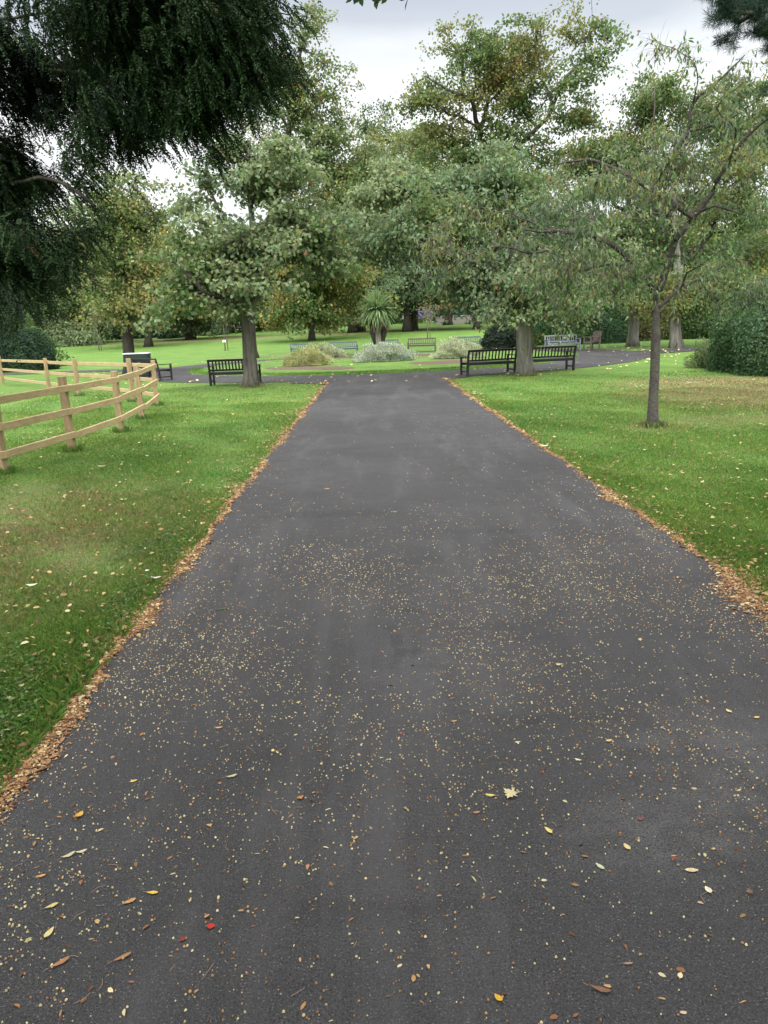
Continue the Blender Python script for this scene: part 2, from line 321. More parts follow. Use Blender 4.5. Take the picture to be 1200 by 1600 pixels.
# round lawn, its cut edge a few centimetres above the path
rr = np.concatenate([[RC+.02, RC], np.linspace(RC-.15, .1, 22)]); aa = np.linspace(0, 2*np.pi, 181)[:-1]
R_, A_ = np.meshgrid(rr, aa); R_ = R_+.04*np.sin(A_*23)+.03*np.sin(A_*41); X = CX0+R_*np.cos(A_); Y = CY0+R_*np.sin(A_); Z = hv(X, Y)+.07; Z[:, 0] = hv(X[:, 0], Y[:, 0])-.02; Z[:, 1] -= .02
V = np.stack([X, Y, Z], -1).reshape(-1, 3); m = len(rr); F = []
for i in range(len(aa)):
    j = (i+1) % len(aa)
    for k in range(m-1): F.append((i*m+k, j*m+k, j*m+k+1, i*m+k+1))
tag(mk('round_lawn_ground', V, np.array(F), LAWN, smooth=True), 'round green lawn island inside the ring path', None, None, 'structure')
def bed(px0, px1, y0, y1, bulge=0, dz=.085):
    A = G(px0, y0); B = G(px1, y1); n_ = 40; V = []; F = []
    ang = np.linspace(0, 2*np.pi, 64)[:-1]
    cx, cy = (A[0]+B[0])/2, (A[1]+B[1])/2; rx, ry = abs(B[0]-A[0])/2, max(.35, bulge)
    sl_ = (B[1]-A[1])/(B[0]-A[0]+1e-9)
    r = np.random.RandomState(int(px0))
    x = np.sign(np.cos(ang))*np.abs(np.cos(ang))**.6*rx; y = np.sin(ang)*ry*(1+.12*r.normal(size=len(ang)))+x*sl_
    V = [(cx, cy, h(cx, cy)+dz+.02)]+[(cx+u*.9, cy+v*.9, h(cx+u, cy+v)+dz) for u, v in zip(x, y)]+[(cx+u, cy+v, h(cx+u, cy+v)+dz-.06) for u, v in zip(x, y)]
    m_ = len(ang); T = [(0, 1+i, 1+(i+1) % m_) for i in range(m_)]; Qd = [(1+i, 1+m_+i, 1+m_+(i+1) % m_, 1+(i+1) % m_) for i in range(m_)]
    return np.array(V), np.array(T), np.array(Qd)
for bd in [(408, 562, 578, 578, 1.35), (634, 765, 571, 566, 1.45), (505, 562, 561, 560, 1.5), (625, 690, 558, 556, 1.5)]:
    V, T, Qd = bed(*bd); tag(mk('soil_bed_ground', V, [T, Qd], SOIL), 'bare brown soil strip cut into the round lawn', None, 'soil strips in the round lawn', 'structure')
# bare leaf-strewn earth under the right hedge
# ------------------------------------------------------------------ leaves and trees
def unit(a): return a/(np.linalg.norm(a, axis=-1, keepdims=True)+1e-9)
def leafmesh(P, A, N, L, Wd, kind='diamond'):
    A = unit(A); N = unit(N-A*np.sum(N*A, -1, keepdims=True)); S = np.cross(A, N)
    L = np.broadcast_to(L, len(P))[:, None]; Wd = np.broadcast_to(Wd, len(P))[:, None]
    if kind == 'diamond':
        V = np.stack([P, P+A*L*.45+S*Wd*.5+N*Wd*.12, P+A*L-N*L*.08, P+A*L*.45-S*Wd*.5+N*Wd*.12], 1)
    elif kind == 'hex':
        V = np.stack([P, P+A*L*.28+S*Wd*.42+N*Wd*.1, P+A*L*.66+S*Wd*.40+N*Wd*.06, P+A*L-N*L*.12, P+A*L*.66-S*Wd*.40+N*Wd*.06, P+A*L*.28-S*Wd*.42+N*Wd*.1], 1)
    else:                                     # lobed leaf
        V = np.stack([P, P+A*L*.18+S*Wd*.5, P+A*L*.42+S*Wd*.26, P+A*L*.62+S*Wd*.46, P+A*L-N*L*.12, P+A*L*.62-S*Wd*.46, P+A*L*.42-S*Wd*.26, P+A*L*.18-S*Wd*.5], 1)
    k = V.shape[1]; return V.reshape(-1, 3), np.arange(len(P)*k).reshape(-1, k)
def pick(pal, key, r, mixf=.25):              # palette by clump key (0..1) with stray leaves of other tints
    c = np.array([p[0] for p in pal], float); w = np.cumsum([p[1] for p in pal]); w = w/w[-1]
    k = np.where(r.uniform(size=len(key)) < mixf, r.uniform(size=len(key)), key)
    i = np.clip(np.searchsorted(w, k), 0, len(c)-1); out = c[i]*r.uniform(.78, 1.22, (len(key), 1))*r.uniform(.92, 1.08, (len(key), 3)); return out
def skeleton(nodes, par, lock, tips, seg, bias, r, droop=0):
    P = [np.array(p) for p in nodes]; par = list(par); plen = [0.0]*len(P)
    for i in range(len(P)):
        if par[i] >= 0: plen[i] = plen[par[i]]+np.linalg.norm(P[i]-P[par[i]])
    N = len(P); cap = N+len(tips)*40; A = np.zeros((cap, 3)); A[:N] = P; pl = np.zeros(cap); pl[:N] = plen; pen = np.zeros(cap); pen[:N] = np.where(lock, 50, 0)
    pa = np.full(cap, -1); pa[:N] = par; tipid = []
    d0 = np.min(np.linalg.norm(tips[:, None]-A[None, :N][:, ~np.array(lock)], axis=2), axis=1); order = np.argsort(d0+r.uniform(0, seg*2, len(tips)))
    for ti in order:
        t = tips[ti]; d = np.linalg.norm(A[:N]-t, axis=1); c = d+bias*pl[:N]+pen[:N]+.35*np.maximum(0, A[:N, 2]-t[2]); j = int(np.argmin(c)); dj = d[j]
        n = max(1, int(dj/seg)); prev = j; s = A[j].copy(); cv = r.normal(size=3)*dj*.09; cv[2] += dj*(.10-droop)
        for k in range(1, n+1):
            if N >= cap: break
            f = k/n; q = s+(t-s)*f+cv*4*f*(1-f)+(r.normal(size=3)*seg*.10 if k < n else 0)
            A[N] = q; pa[N] = prev; pl[N] = pl[prev]+np.linalg.norm(q-A[prev]); prev = N; N += 1
        tipid.append(prev)
    return A[:N], pa[:N], np.array(tipid)
def radii(A, pa, rbase, rtip, first):
    N = len(A); cnt = np.zeros(N); has = np.zeros(N, bool); has[pa[pa >= 0]] = True; cnt[~has] = 1
    for i in range(N-1, -1, -1):
        if pa[i] >= 0: cnt[pa[i]] += cnt[i]
    e = math.log(rbase/rtip)/math.log(max(cnt[0], 3)); return rtip*cnt**e, cnt
def prisms(A, pa, R, cnt, skip, k=5, kt=3, thin=.012):
    N = len(A); idx = np.array([i for i in range(N) if pa[i] >= 0 and not skip[i]])
    D = np.zeros((N, 3)); D[pa >= 0] = unit(A[pa >= 0]-A[pa[pa >= 0]]); D[pa < 0] = (0, 0, 1)
    main = np.full(N, -1); best = np.zeros(N)
    for i in range(N):
        p = pa[i]
        if p >= 0 and cnt[i] > best[p]: best[p] = cnt[i]; main[p] = i
    ND = D.copy(); hm = main >= 0; ND[hm] = unit(D[hm]+D[main[hm]])
    Vs = []; Fs = []; off = 0
    for kk, sel in ((k, idx[R[idx] >= thin]), (kt, idx[R[idx] < thin])):
        if not len(sel): continue
        p = pa[sel]; ism = main[p] == sel; d0 = np.where(ism[:, None], ND[p], D[sel]); d1 = ND[sel]
        r0 = np.where(ism, R[p], np.minimum(R[p], R[sel]*1.35)); r1 = R[sel]
        a = np.linspace(0, 2*np.pi, kk, endpoint=False)
        def ring(c, d, rad):
            ref = np.where(np.abs(d[:, 2:3]) < .9, np.array([[0, 0, 1.]]), np.array([[1., 0, 0]])); u = unit(np.cross(d, ref)); v = np.cross(d, u)
            return c[:, None]+rad[:, None, None]*(np.cos(a)[None, :, None]*u[:, None]+np.sin(a)[None, :, None]*v[:, None])
        V = np.concatenate([ring(A[p], d0, r0), ring(A[sel], d1, r1)], 1).reshape(-1, 3)
        b = (np.arange(len(sel))*2*kk)[:, None]; j = np.arange(kk)[None]; j2 = (j+1) % kk
        F = np.stack([b+j, b+j2, b+kk+j2, b+kk+j], -1).reshape(-1, 4)+off; off += len(V); Vs.append(V); Fs.append(F)
    return np.concatenate(Vs), np.concatenate(Fs)
def make_tree(name, label, group, trunk, limbs, blobs, ntips, nleaf, L, Wd, cl, pal, seed, rb=.2, bark_=None, kind='diamond', rtip=.006, seg=.35,
              bias=.18, gap=-.25, gapf=1.2, droop=.15, lock_frac=None, furrow=0, leafm=None, colf=.8, category='tree', shell=.45, bdroop=0, extra=None, twigs=None, mixf=.25, limbm=None, twigm=None, nsub=8, sub=.42, flat=.55):
    """trunk: world points; limbs: lists of (px,py,Y); blobs: (px,py,rx,ry,Y[,depth radius m])"""
    r = np.random.RandomState(seed); base = np.array(trunk[0], float); root = empty(name, base); tag(root, label, category, group)
    tr = spline(trunk, seg*.7); nodes = list(tr); par = list(range(-1, len(tr)-1)); 
    ltr = int(len(tr)*(lock_frac if lock_frac is not None else .6)); lock = [i < ltr for i in range(len(tr))]; given = [True]*len(tr)
    limbedges = []
    for lb in limbs:
        lb, lr = (lb if isinstance(lb, tuple) else (lb, .05)); pts = np.array([W(*q) for q in lb])
        d = [np.linalg.norm(np.array(q)-pts[0]) for q in nodes]; j = int(np.argmin(d)); q = spline(np.vstack([nodes[j], pts]) if d[j] > .05 else np.vstack([nodes[j], pts[1:]]), seg*.7)
        prev = j
        for iu, u in enumerate(q[1:]): nodes.append(u+r.normal(size=3)*seg*.04); par.append(prev); lock.append(False); prev = len(nodes)-1; limbedges.append((prev, lr*(1-iu/len(q))**.7))
    B = []
    for b in blobs:
        if isinstance(b[0], tuple): B.append((np.array(b[0]), b[1], b[2], b[3])); continue
        c = W(b[0], b[1], b[4]); s = b[4]/FPX; B.append((c, b[2]*s, b[3]*s, (b[5] if len(b) > 5 else b[2]*s*.9)))
    vol = np.array([b[1]*b[2]*b[3] for b in B])**.85; vol /= vol.sum(); tips = []
    while len(tips) < ntips//nsub:
        c, rx, rz, ry = B[r.choice(len(B), p=vol)]; d = unit(r.normal(size=3)); q = c+d*r.uniform()**shell*np.array([rx, ry, rz])*(1+.30*sn(np.array([d*3]), 1.2, seed+len(tips) % 3)[0])
        if q[2] < h(q[0], q[1])+.8: continue
        if sn(q[None], gapf, seed+1)[0] < gap+r.uniform(-.2, .2): continue
        tips.append(q)
    tips = np.array(tips); sz = r.uniform(.55, 1.35, (len(tips), 1, 1))*sub     # boughs: flat drooping sprays of twigs with gaps between them
    off = r.normal(size=(len(tips), nsub, 3))*np.array([1, 1, .34])*sz; off[..., 2] -= .22*(off[..., 0]**2+off[..., 1]**2)/sz[..., 0]; tips = (tips[:, None]+off).reshape(-1, 3)
    tips = tips[tips[:, 2] > hv(tips[:, 0], tips[:, 1])+.7]
    A, pa, tip = skeleton(nodes, par, lock, tips, seg, bias, r, bdroop); R, cnt = radii(A, pa, rb, rtip, 0)
    for i, lr in limbedges: R[i] = max(rtip*1.2, min(lr, R[pa[i]]*.97 if pa[i] >= len(tr) else lr))
    for i in range(len(nodes), len(A)): R[i] = min(R[i], R[pa[i]]*.96 if R[pa[i]] > rtip*1.5 else R[i])
    # trunk as a proper tube; radius follows the branches it still carries, with a flared foot
    nt_ = len(tr); rad = np.maximum(R[:nt_], rb*.25); rad = np.minimum(rad, rb); rad = np.minimum(rad, rb*np.clip((nt_-np.arange(nt_))/nt_*3.2, .03, 1))
    hgt = tr[:, 2]-tr[0, 2]; rad = rad*(1+.5*np.exp(-hgt/.14)+.12*np.exp(-hgt/.5)); trb = tr.copy(); trb[0, 2] -= .12
    V, F = tube(trb, rad, 24 if rb > .1 else 16, .05, seed, True, furrow); q4 = np.array([f for f in F if len(f) == 4]); q3 = np.array([f for f in F if len(f) == 3])
    base3 = base
    def part(nm, V, F, mat, **k):
        o = mk(nm, np.asarray(V)-base3, F, mat, root, **k); return o
    part('trunk', V, [q4, q3], bark_ or BARK, smooth=True)
    R[:nt_] = np.minimum(R[:nt_], rad)
    skip = np.zeros(len(A), bool); skip[:nt_] = True
    V, F = prisms(A, pa, R, cnt, skip, k=7)
    if twigs:                                 # fine bare twiglets along the outer branches
        nn, ln, rw = twigs; cand = np.where((R < .03) & (pa >= 0))[0]; cand = cand[cand >= nt_]; s = cand[r.randint(len(cand), size=nn)]
        P0 = A[s]+(A[pa[s]]-A[s])*r.uniform(size=(nn, 1)); D = unit(unit(A[s]-A[pa[s]])+r.normal(size=(nn, 3))*.8+np.array([0, 0, -.25])); m_ = 5
        pts = [P0]
        for k in range(m_): D = unit(D+r.normal(size=(nn, 3))*.28+np.array([0, 0, -.10])); pts.append(pts[-1]+D*ln/m_*r.uniform(.5, 1.4, (nn, 1)))
        TA = np.stack(pts, 1).reshape(-1, 3); tp = np.arange(nn*(m_+1))-1; tp[::m_+1] = -1; TR = np.tile(np.linspace(rw, rw*.4, m_+1), nn)
        V2, F2 = prisms(TA, tp, TR, np.ones(len(TA)), np.zeros(len(TA), bool), 3, 3, 0); part('twigs', V2, F2, twigm or TWIG)
        tipA = TA
    part('branches', V, F, limbm or bark_ or BARK, smooth=True)
    # leaves along the outer twigs
    term = np.where((R < rtip*3.2) & (pa >= 0))[0]; term = term[term >= nt_]
    if len(term) < 20: term = tip
    s = term[r.randint(len(term), size=nleaf)]; u = r.uniform(size=(nleaf, 1)); P0 = A[s]+(A[pa[s]]-A[s])*u+r.normal(size=(nleaf, 3))*cl*np.array([1, 1, flat])
    if twigs and not twigm:
        k = r.uniform(size=nleaf) < .6; q = r.randint(len(tipA), size=nleaf); P0[k] = tipA[q[k]]+r.normal(size=(k.sum(), 3))*.02
    ok = P0[:, 2] > hv(P0[:, 0], P0[:, 1])+.3; P0 = P0[ok]; s = s[ok]; nl = len(P0)
    out = unit(A[s]-A[pa[s]]); out = unit(out*.5+r.normal(size=(nl, 3))*.8+np.array([0, 0, -droop*2]))
    N = unit(np.array([0, -.15, 1.])+r.normal(size=(nl, 3))*.8)
    key = np.clip(.5+.42*sn(P0, colf, seed+9)+r.normal(size=nl)*.06, 0, .999)
    V, F = leafmesh(P0, out, N, L*r.uniform(.7, 1.25, nl), Wd*r.uniform(.7, 1.25, nl), kind)
    part('crown', V, F, leafm or LEAF, col=pick(pal, key, r, mixf))
    if extra: extra(root, part, A, pa, R, term, r)
    return root
def at_ground(px, py, up=0): p = G(px, py); p[2] = h(p[0], p[1])+up; return p
def gy(px, Y):                                # ground point seen in column px at distance Y
    z = 0
    for _ in range(6): p = W(px, 0, Y); q = W(px, 800, Y); t = (z-q[2])/(p[2]-q[2]); x = q[0]+(p[0]-q[0])*t; z = h(x, Y)
    return np.array([x, Y, z])

GREEN = (.092, .150, .044); PALEG = (.195, .240, .115); BLUEG = (.130, .190, .100); OLIVE = (.190, .195, .060); YEL = (.34, .27, .08); RUST = (.25, .135, .065); DEEP = (.035, .070, .038)
# near left maple
make_tree('maple_tree', 'broad maple with blue-green leaves growing behind the black bench left of the path', None,
    [at_ground(392, 605)]+[W(*q) for q in [(389, 540, 22.3), (387, 480, 22.3), (389, 420, 22.4), (394, 350, 22.5), (386, 270, 22.7), (392, 215, 22.8)]],
    [([(385, 482, 22.3), (360, 468, 21.6), (318, 455, 21), (290, 425, 20.8), (262, 400, 21)], .10), ([(388, 430, 22.4), (430, 400, 22), (480, 372, 21.6), (530, 350, 21.6)], .08), ([(390, 400, 22.4), (350, 340, 22.9), (322, 290, 23), (285, 262, 23)], .07), ([(389, 440, 22.4), (420, 440, 21), (470, 450, 20.5)], .05)],
    [(300, 425, 62, 48, 21.5), (345, 400, 70, 60, 22), (400, 440, 70, 50, 21), (460, 430, 68, 42, 21.5), (515, 395, 38, 34, 22), (430, 345, 60, 55, 22.5), (480, 350, 55, 60, 22.5), (425, 280, 52, 62, 22.5), (445, 235, 30, 42, 22.5), (320, 300, 30, 22, 23), (250, 405, 25, 25, 21.5), (375, 240, 35, 30, 23)],
    820, 27000, .118, .108, .17, [(BLUEG, 3), (PALEG, 3.2), (GREEN, 2.2), (OLIVE, 1.2), (RUST, .35)], 3, rb=.19, bark_=BARKM, kind='lobed', furrow=.04, gap=-.12, gapf=1.5, lock_frac=.42, droop=.3, limbm=BARKD, twigs=(1300, .55, .0055), twigm=BARKD)
# right-hand tree between the two black benches
make_tree('lime_tree', 'grey furrowed trunk with wide grey-green crown standing between the two black benches', None,
    [at_ground(820, 586)]+[W(*q) for q in [(819, 540, 22.9), (816, 480, 22.9), (808, 430, 22.9), (800, 370, 23), (792, 320, 23), (785, 270, 23)]],
    [([(812, 450, 22.9), (760, 420, 22), (700, 395, 21.5), (640, 372, 21.4)], .09), ([(815, 460, 22.9), (860, 430, 22.3), (905, 410, 22)], .07), ([(800, 370, 23), (740, 330, 23.4), (690, 290, 23.6), (650, 270, 24)], .07)],
    [(700, 345, 95, 70, 23), (620, 345, 60, 60, 24), (790, 400, 110, 65, 22.5), (770, 290, 85, 65, 23.5), (722, 425, 42, 36, 22), (760, 455, 60, 32, 22), (860, 455, 80, 38, 22.5), (880, 400, 70, 55, 23), (660, 270, 55, 45, 24.5), (860, 330, 70, 60, 24), (590, 300, 35, 40, 24.5)],
    1000, 43000, .13, .082, .20, [(PALEG, 4), (BLUEG, 2.2), (GREEN, 1.6), (OLIVE, 1.5), (RUST, .25)], 5, rb=.212, bark_=BARKF, limbm=BARKD,  kind='hex', furrow=.10, gap=-.3, gapf=1.3, lock_frac=.40, droop=.35)
# tall tree right of centre, fork against the sky
make_tree('plane_tree', 'tall open-crowned tree with bare forks against the sky, behind the right benches', None,
    [gy(823, 46)]+[W(*q) for q in [(818, 480, 46), (795, 380, 46), (770, 290, 46), (768, 240, 46)]],
    [([(768, 245, 46), (750, 210, 46), (738, 160, 45), (722, 110, 45), (735, 60, 45)], .17), ([(750, 210, 46), (762, 160, 47), (770, 110, 47), (768, 50, 47)], .14), ([(770, 280, 46), (820, 220, 45), (862, 172, 44), (850, 130, 44), (835, 70, 44)], .17), ([(862, 172, 44), (885, 120, 43), (915, 95, 43), (945, 90, 43)], .12), ([(738, 160, 45), (700, 140, 44), (665, 120, 44)], .10), ([(840, 200, 45), (800, 150, 46), (790, 100, 46)], .1)],
    [(690, 110, 62, 60, 45), (670, 165, 45, 60, 45), (720, 80, 50, 40, 45), (800, 60, 50, 40, 45), (650, 95, 22, 35, 45), (780, 150, 50, 45, 45), (720, 250, 60, 50, 46), (820, 240, 80, 50, 46), (900, 190, 45, 40, 44), (745, 60, 60, 38, 45), (790, 95, 60, 50, 46), (860, 70, 75, 42, 44), (925, 95, 42, 45, 43), (880, 130, 60, 35, 44), (700, 200, 50, 40, 46), (930, 60, 35, 25, 43), (800, 180, 60, 40, 46), (840, 35, 45, 20, 44), (905, 150, 35, 25, 43)],
    1250, 27000, .18, .125, .25, [(PALEG, 1.8), (GREEN, 3.4), (OLIVE, 2.6), (YEL, .3), (RUST, .35)], 7, rb=.36, bark_=BARKD, kind='hex', gap=-.12, gapf=1.1, seg=.6, rtip=.012, lock_frac=.85, colf=.5, sub=.75)
# tall tree left of centre
make_tree('tall_tree', 'tall narrow tree with orange-tinged top rising behind the near left maple', None,
    [gy(394, 48)]+[W(*q) for q in [(392, 480, 48), (415, 380, 48), (440, 280, 48), (455, 180, 48), (468, 90, 48), (478, 45, 48)]],
    [([(440, 290, 48), (490, 230, 47), (530, 180, 47)], .12), ([(430, 330, 48), (500, 300, 47), (550, 270, 47)], .12), ([(450, 200, 48), (420, 140, 48), (405, 100, 48)], .1)],
    [(475, 60, 42, 40, 48), (455, 120, 62, 58, 48), (510, 180, 42, 50, 48), (530, 230, 50, 50, 48), (400, 130, 40, 40, 49), (580, 270, 45, 45, 48), (600, 330, 50, 50, 48), (495, 140, 36, 50, 48), (450, 170, 60, 40, 48), (505, 215, 42, 45, 47), (540, 250, 50, 48, 47), (560, 300, 55, 50, 47), (490, 300, 60, 60, 47), (425, 240, 40, 60, 49), (485, 40, 20, 25, 48), (430, 80, 30, 40, 49)],
    1250, 31000, .18, .125, .25, [(OLIVE, 2.8), (PALEG, 1.6), (GREEN, 2.4), (YEL, .5), (RUST, 1.0)], 11, rb=.33, bark_=BARKD, kind='hex', gap=-.12, gapf=1.1, seg=.6, rtip=.012, lock_frac=.4, colf=.45, sub=.8)
# left tree behind the dark bin
make_tree('alder_tree', 'slender tree with a leaning forked trunk rising behind the dark green bin', None,
    [gy(203, 33.5)]+[W(*q) for q in [(200, 540, 33.5), (194, 480, 33.5), (192, 430, 33.5), (198, 380, 33.6), (210, 330, 33.8)]],
    [([(190, 480, 33.5), (172, 462, 33), (150, 440, 33), (128, 420, 33)], .10), ([(205, 350, 33.7), (240, 360, 34), (233, 320, 34), (205, 290, 34), (178, 272, 34)], .12), ([(195, 440, 33.5), (235, 425, 32.5), (270, 440, 32)], .06)],
    [(150, 310, 50, 45, 33.5), (215, 285, 55, 45, 34), (180, 350, 60, 45, 33.5), (235, 345, 55, 45, 34), (150, 410, 52, 50, 33), (220, 410, 55, 42, 33), (200, 465, 55, 32, 33), (255, 455, 40, 38, 33), (120, 360, 35, 40, 34), (110, 440, 30, 30, 33)],
    700, 19000, .14, .10, .22, [(PALEG, 1.8), (GREEN, 1.8), (OLIVE, 3), (YEL, .7), (BLUEG, .8)], 13, rb=.24, bark_=BARKD, kind='hex', gap=-.15, gapf=1.0, seg=.5, rtip=.009, lock_frac=.5, colf=.6, sub=.6)
# two furrowed trees on the right
for (px, py, Y, lab, bl, sd) in [(988, 540, 41, 'pale furrowed trunk beyond the right end of the ring path, nearer the armchair', [(930, 380, 70, 70, 40), (900, 440, 60, 45, 39), (985, 330, 80, 80, 41), (960, 440, 70, 50, 39), (930, 250, 60, 60, 42), (985, 210, 70, 50, 42), (1010, 160, 40, 40, 42), (880, 330, 50, 60, 42)], 17),
        (1057, 543, 37, 'thick pale furrowed trunk nearer the dark hedge on the right', [(1080, 360, 80, 80, 38), (1060, 450, 75, 42, 37), (1130, 430, 70, 50, 37), (1070, 230, 70, 80, 39), (1150, 280, 80, 90, 38), (1060, 140, 45, 45, 40), (1120, 150, 60, 60, 40), (1190, 180, 60, 80, 40), (1200, 380, 60, 80, 38)], 19)]:
    b = gy(px, Y); make_tree('furrowed_tree', lab, 'two pale furrowed trees beyond the ring path', [b]+[W(*q) for q in [(px+(3 if px < 1000 else -3), 500, Y), (px+4, 460, Y), (px+2, 400, Y), (px-6, 330, Y), (px-4, 250, Y)]],
    [], bl, 800, 42000, .16, .105, .30, [(PALEG, 2.2), (GREEN, 2.6), (OLIVE, 2.4), (YEL, .35), (RUST, .3)], sd, rb=.25, bark_=BARKF, limbm=BARKD, kind='hex', furrow=.10, gap=-.3, gapf=.9, seg=.55, rtip=.010, lock_frac=.35, colf=.6, droop=.35, sub=.6)

# near right ornamental tree with low spreading limbs and hanging leaves
Y0 = 11.06
make_tree('cherry_tree', 'slim grey cherry tree with low spreading limbs and drooping leaves on the right lawn', None,
    [at_ground(1020, 667)]+[W(*q) for q in [(1020, 640, 11.05), (1023, 580, 11.05), (1025, 520, 11.05), (1026, 475, 11.05), (1027, 462, 11.05)]],
    [([(1027, 462, 11.05), (1040, 420, 11.0), (1055, 378, 10.9), (1082, 340, 10.8), (1112, 300, 10.7), (1140, 250, 10.6), (1170, 210, 10.5), (1215, 175, 10.3)], .06),
     ([(1026, 470, 11.05), (1018, 445, 11), (990, 415, 10.8), (968, 390, 10.6), (935, 372, 10.4), (900, 364, 10.2), (860, 362, 10.0), (820, 360, 9.8)], .056),
     ([(1028, 480, 11.05), (1050, 462, 11.2), (1085, 440, 11.5), (1120, 420, 11.8), (1160, 405, 12)], .03),
     ([(1082, 340, 10.8), (1060, 322, 10.9), (1020, 298, 11.1), (975, 270, 11.4), (920, 250, 11.8), (860, 260, 12.1)], .042),
     ([(1020, 298, 11.1), (1045, 250, 11.1), (1075, 205, 11.1), (1082, 160, 11.2), (1120, 130, 11.2), (1165, 85, 11.2)], .036),
     ([(1075, 205, 11.1), (1130, 190, 10.8), (1180, 160, 10.6)], .016),
     ([(985, 415, 10.8), (940, 415, 10.6), (890, 430, 10.4), (845, 445, 10.2)], .018),
     ([(900, 364, 10.2), (840, 395, 9.9), (780, 385, 9.8), (730, 400, 9.7), (690, 430, 9.7), (655, 425, 9.6)], .016),
     ([(1055, 378, 10.9), (1045, 345, 10.4), (1010, 330, 10), (960, 335, 9.6)], .02),
     ([(1082, 160, 11.2), (1090, 110, 11), (1050, 75, 10.8), (1010, 60, 10.7)], .01),
     ([(860, 362, 10), (800, 335, 10.2), (740, 330, 10.4), (690, 350, 10.5)], .014),
     ([(1140, 250, 10.6), (1150, 200, 10.2), (1120, 170, 10), (1160, 130, 9.8)], .014)],
    [(1060, 250, 90, 60, 11), (1130, 200, 80, 60, 10.8), (980, 280, 80, 50, 11), (900, 290, 80, 45, 11), (1150, 330, 70, 80, 10.8), (900, 400, 70, 50, 10.2), (980, 420, 60, 40, 10.4), (830, 330, 70, 45, 10.8), (760, 360, 70, 55, 10.2), (700, 400, 45, 45, 9.9), (830, 430, 60, 40, 10.2), (1100, 400, 80, 45, 11), (1160, 440, 60, 30, 11.4), (1050, 72, 38, 12, 10.8), (1160, 120, 60, 40, 10.6), (1190, 250, 50, 80, 10.4), (1000, 360, 60, 45, 10.4), (930, 340, 60, 40, 10), (1090, 320, 60, 50, 10.6)],
    600, 9500, .084, .027, .05, [((.085, .165, .045), 3.6), (PALEG, 1.0), (OLIVE, .9), (BLUEG, .8), ((.045, .095, .030), 3.2), (RUST, .1)], 23, rb=.066, bark_=BARKC, limbm=BARKL, kind='hex', rtip=.0032, seg=.16, bias=.12, gap=-.35, gapf=2.2, droop=.75, lock_frac=.9, colf=1.6, bdroop=-.02, sub=.20, nsub=6, twigs=(3000, .36, .0020))

# dark yew overhanging the left
def yew_extra(root, part, A, pa, R, term, r):
    n = 27000; s = term[r.randint(len(term), size=n)]; P = A[s]+(A[pa[s]]-A[s])*r.uniform(size=(n, 1))+r.normal(size=(n, 3))*.085
    out = unit(A[s]-A[pa[s]]); out[:, 2] *= .4; D = unit(unit(out)*.5+r.normal(size=(n, 3))*.30+np.array([0.25, 0, -.62])); Ls = r.uniform(.10, .27, n)
    m_ = 12; T = []; AX = []; K = []
    S = unit(np.cross(D, np.array([0, 0, 1.])+r.normal(size=(n, 3))*.3))
    for k in range(m_):
        f = (k+.5)/m_; C = P+D*(Ls*f)[:, None]+np.array([0, 0, -1.])*(Ls*f*f*.35)[:, None]
        for sg in (-1, 1): T.append(C); AX.append(unit(D*.75+S*sg*.8+r.normal(size=(n, 3))*.18)); K.append(np.arange(n))
    T = np.concatenate(T); AX = np.concatenate(AX); K = np.concatenate(K); nn = len(T)
    V, F = leafmesh(T, AX, unit(np.array([0, 0, 1.])+r.normal(size=(nn, 3))*.5), .036*r.uniform(.7, 1.2, nn), .019, 'diamond')
    c = pick([((.016, .032, .013), 4), ((.027, .052, .020), 3), ((.009, .017, .011), 3), ((.045, .088, .032), .8), ((.05, .036, .016), .6)], np.clip(.5+.45*sn(P, 1.8, 4), 0, .999), r, .15)[K]
    part('needles', V, F, NEEDLE, col=c)
yb = np.array([-7.4, 8.6, 0.0])
make_tree('yew_tree', 'dark needled yew hanging over the lawn from the upper left', None,
    [yb, yb+[.1, 0, 1.2], yb+[.15, .1, 2.6], yb+[.3, 0, 4.2], yb+[.3, .1, 6.2], yb+[.2, 0, 8.4]],
    [([(-60, 420, 8.5), (10, 400, 8.4), (80, 400, 8.3), (120, 415, 8.2)], .05), ([(-80, 300, 8.8), (0, 290, 8.6), (80, 280, 8.5), (150, 320, 8.3)], .06), ([(-80, 180, 8.8), (60, 110, 8.6), (180, 130, 8.3), (280, 190, 8.1), (340, 250, 8.0)], .07),
     ([(-80, 60, 9), (80, 20, 8.6), (220, 40, 8.2), (340, 90, 8), (390, 160, 7.9)], .07), ([(-60, -60, 9), (120, -60, 8.4), (300, -30, 8), (400, 10, 7.9), (455, 25, 7.8)], .07)],
    [(150, 20, 150, 75, 8.4, 1.2), (310, 10, 72, 56, 8.1, 1.0), (350, 85, 42, 50, 7.9, .8), (320, 145, 36, 42, 8, .8), (240, 95, 80, 50, 8.2, 1.0), (60, 90, 85, 48, 8.6, 1.0), (140, 175, 70, 26, 8.5, .8), (110, 240, 38, 18, 8.4, .7), (40, 355, 75, 50, 8.4, .8), (110, 335, 30, 20, 8.2, .5), (35, 430, 70, 34, 8.4, .7), (95, 425, 35, 18, 8.2, .4), (300, 195, 30, 16, 8, .4), (420, 30, 20, 14, 7.8, .3), (180, -110, 250, 80, 8.4, 1.4), (-90, 200, 90, 260, 8.6, 1.4)],
    1150, 900, .02, .012, .08, [((.02, .04, .025), 1)], 29, rb=.34, bark_=BARKD, rtip=.004, seg=.2, bias=.12, gap=-.3, gapf=2.0, lock_frac=.18, bdroop=.04, leafm=NEEDLE, extra=yew_extra, shell=.55, sub=.24, nsub=7)
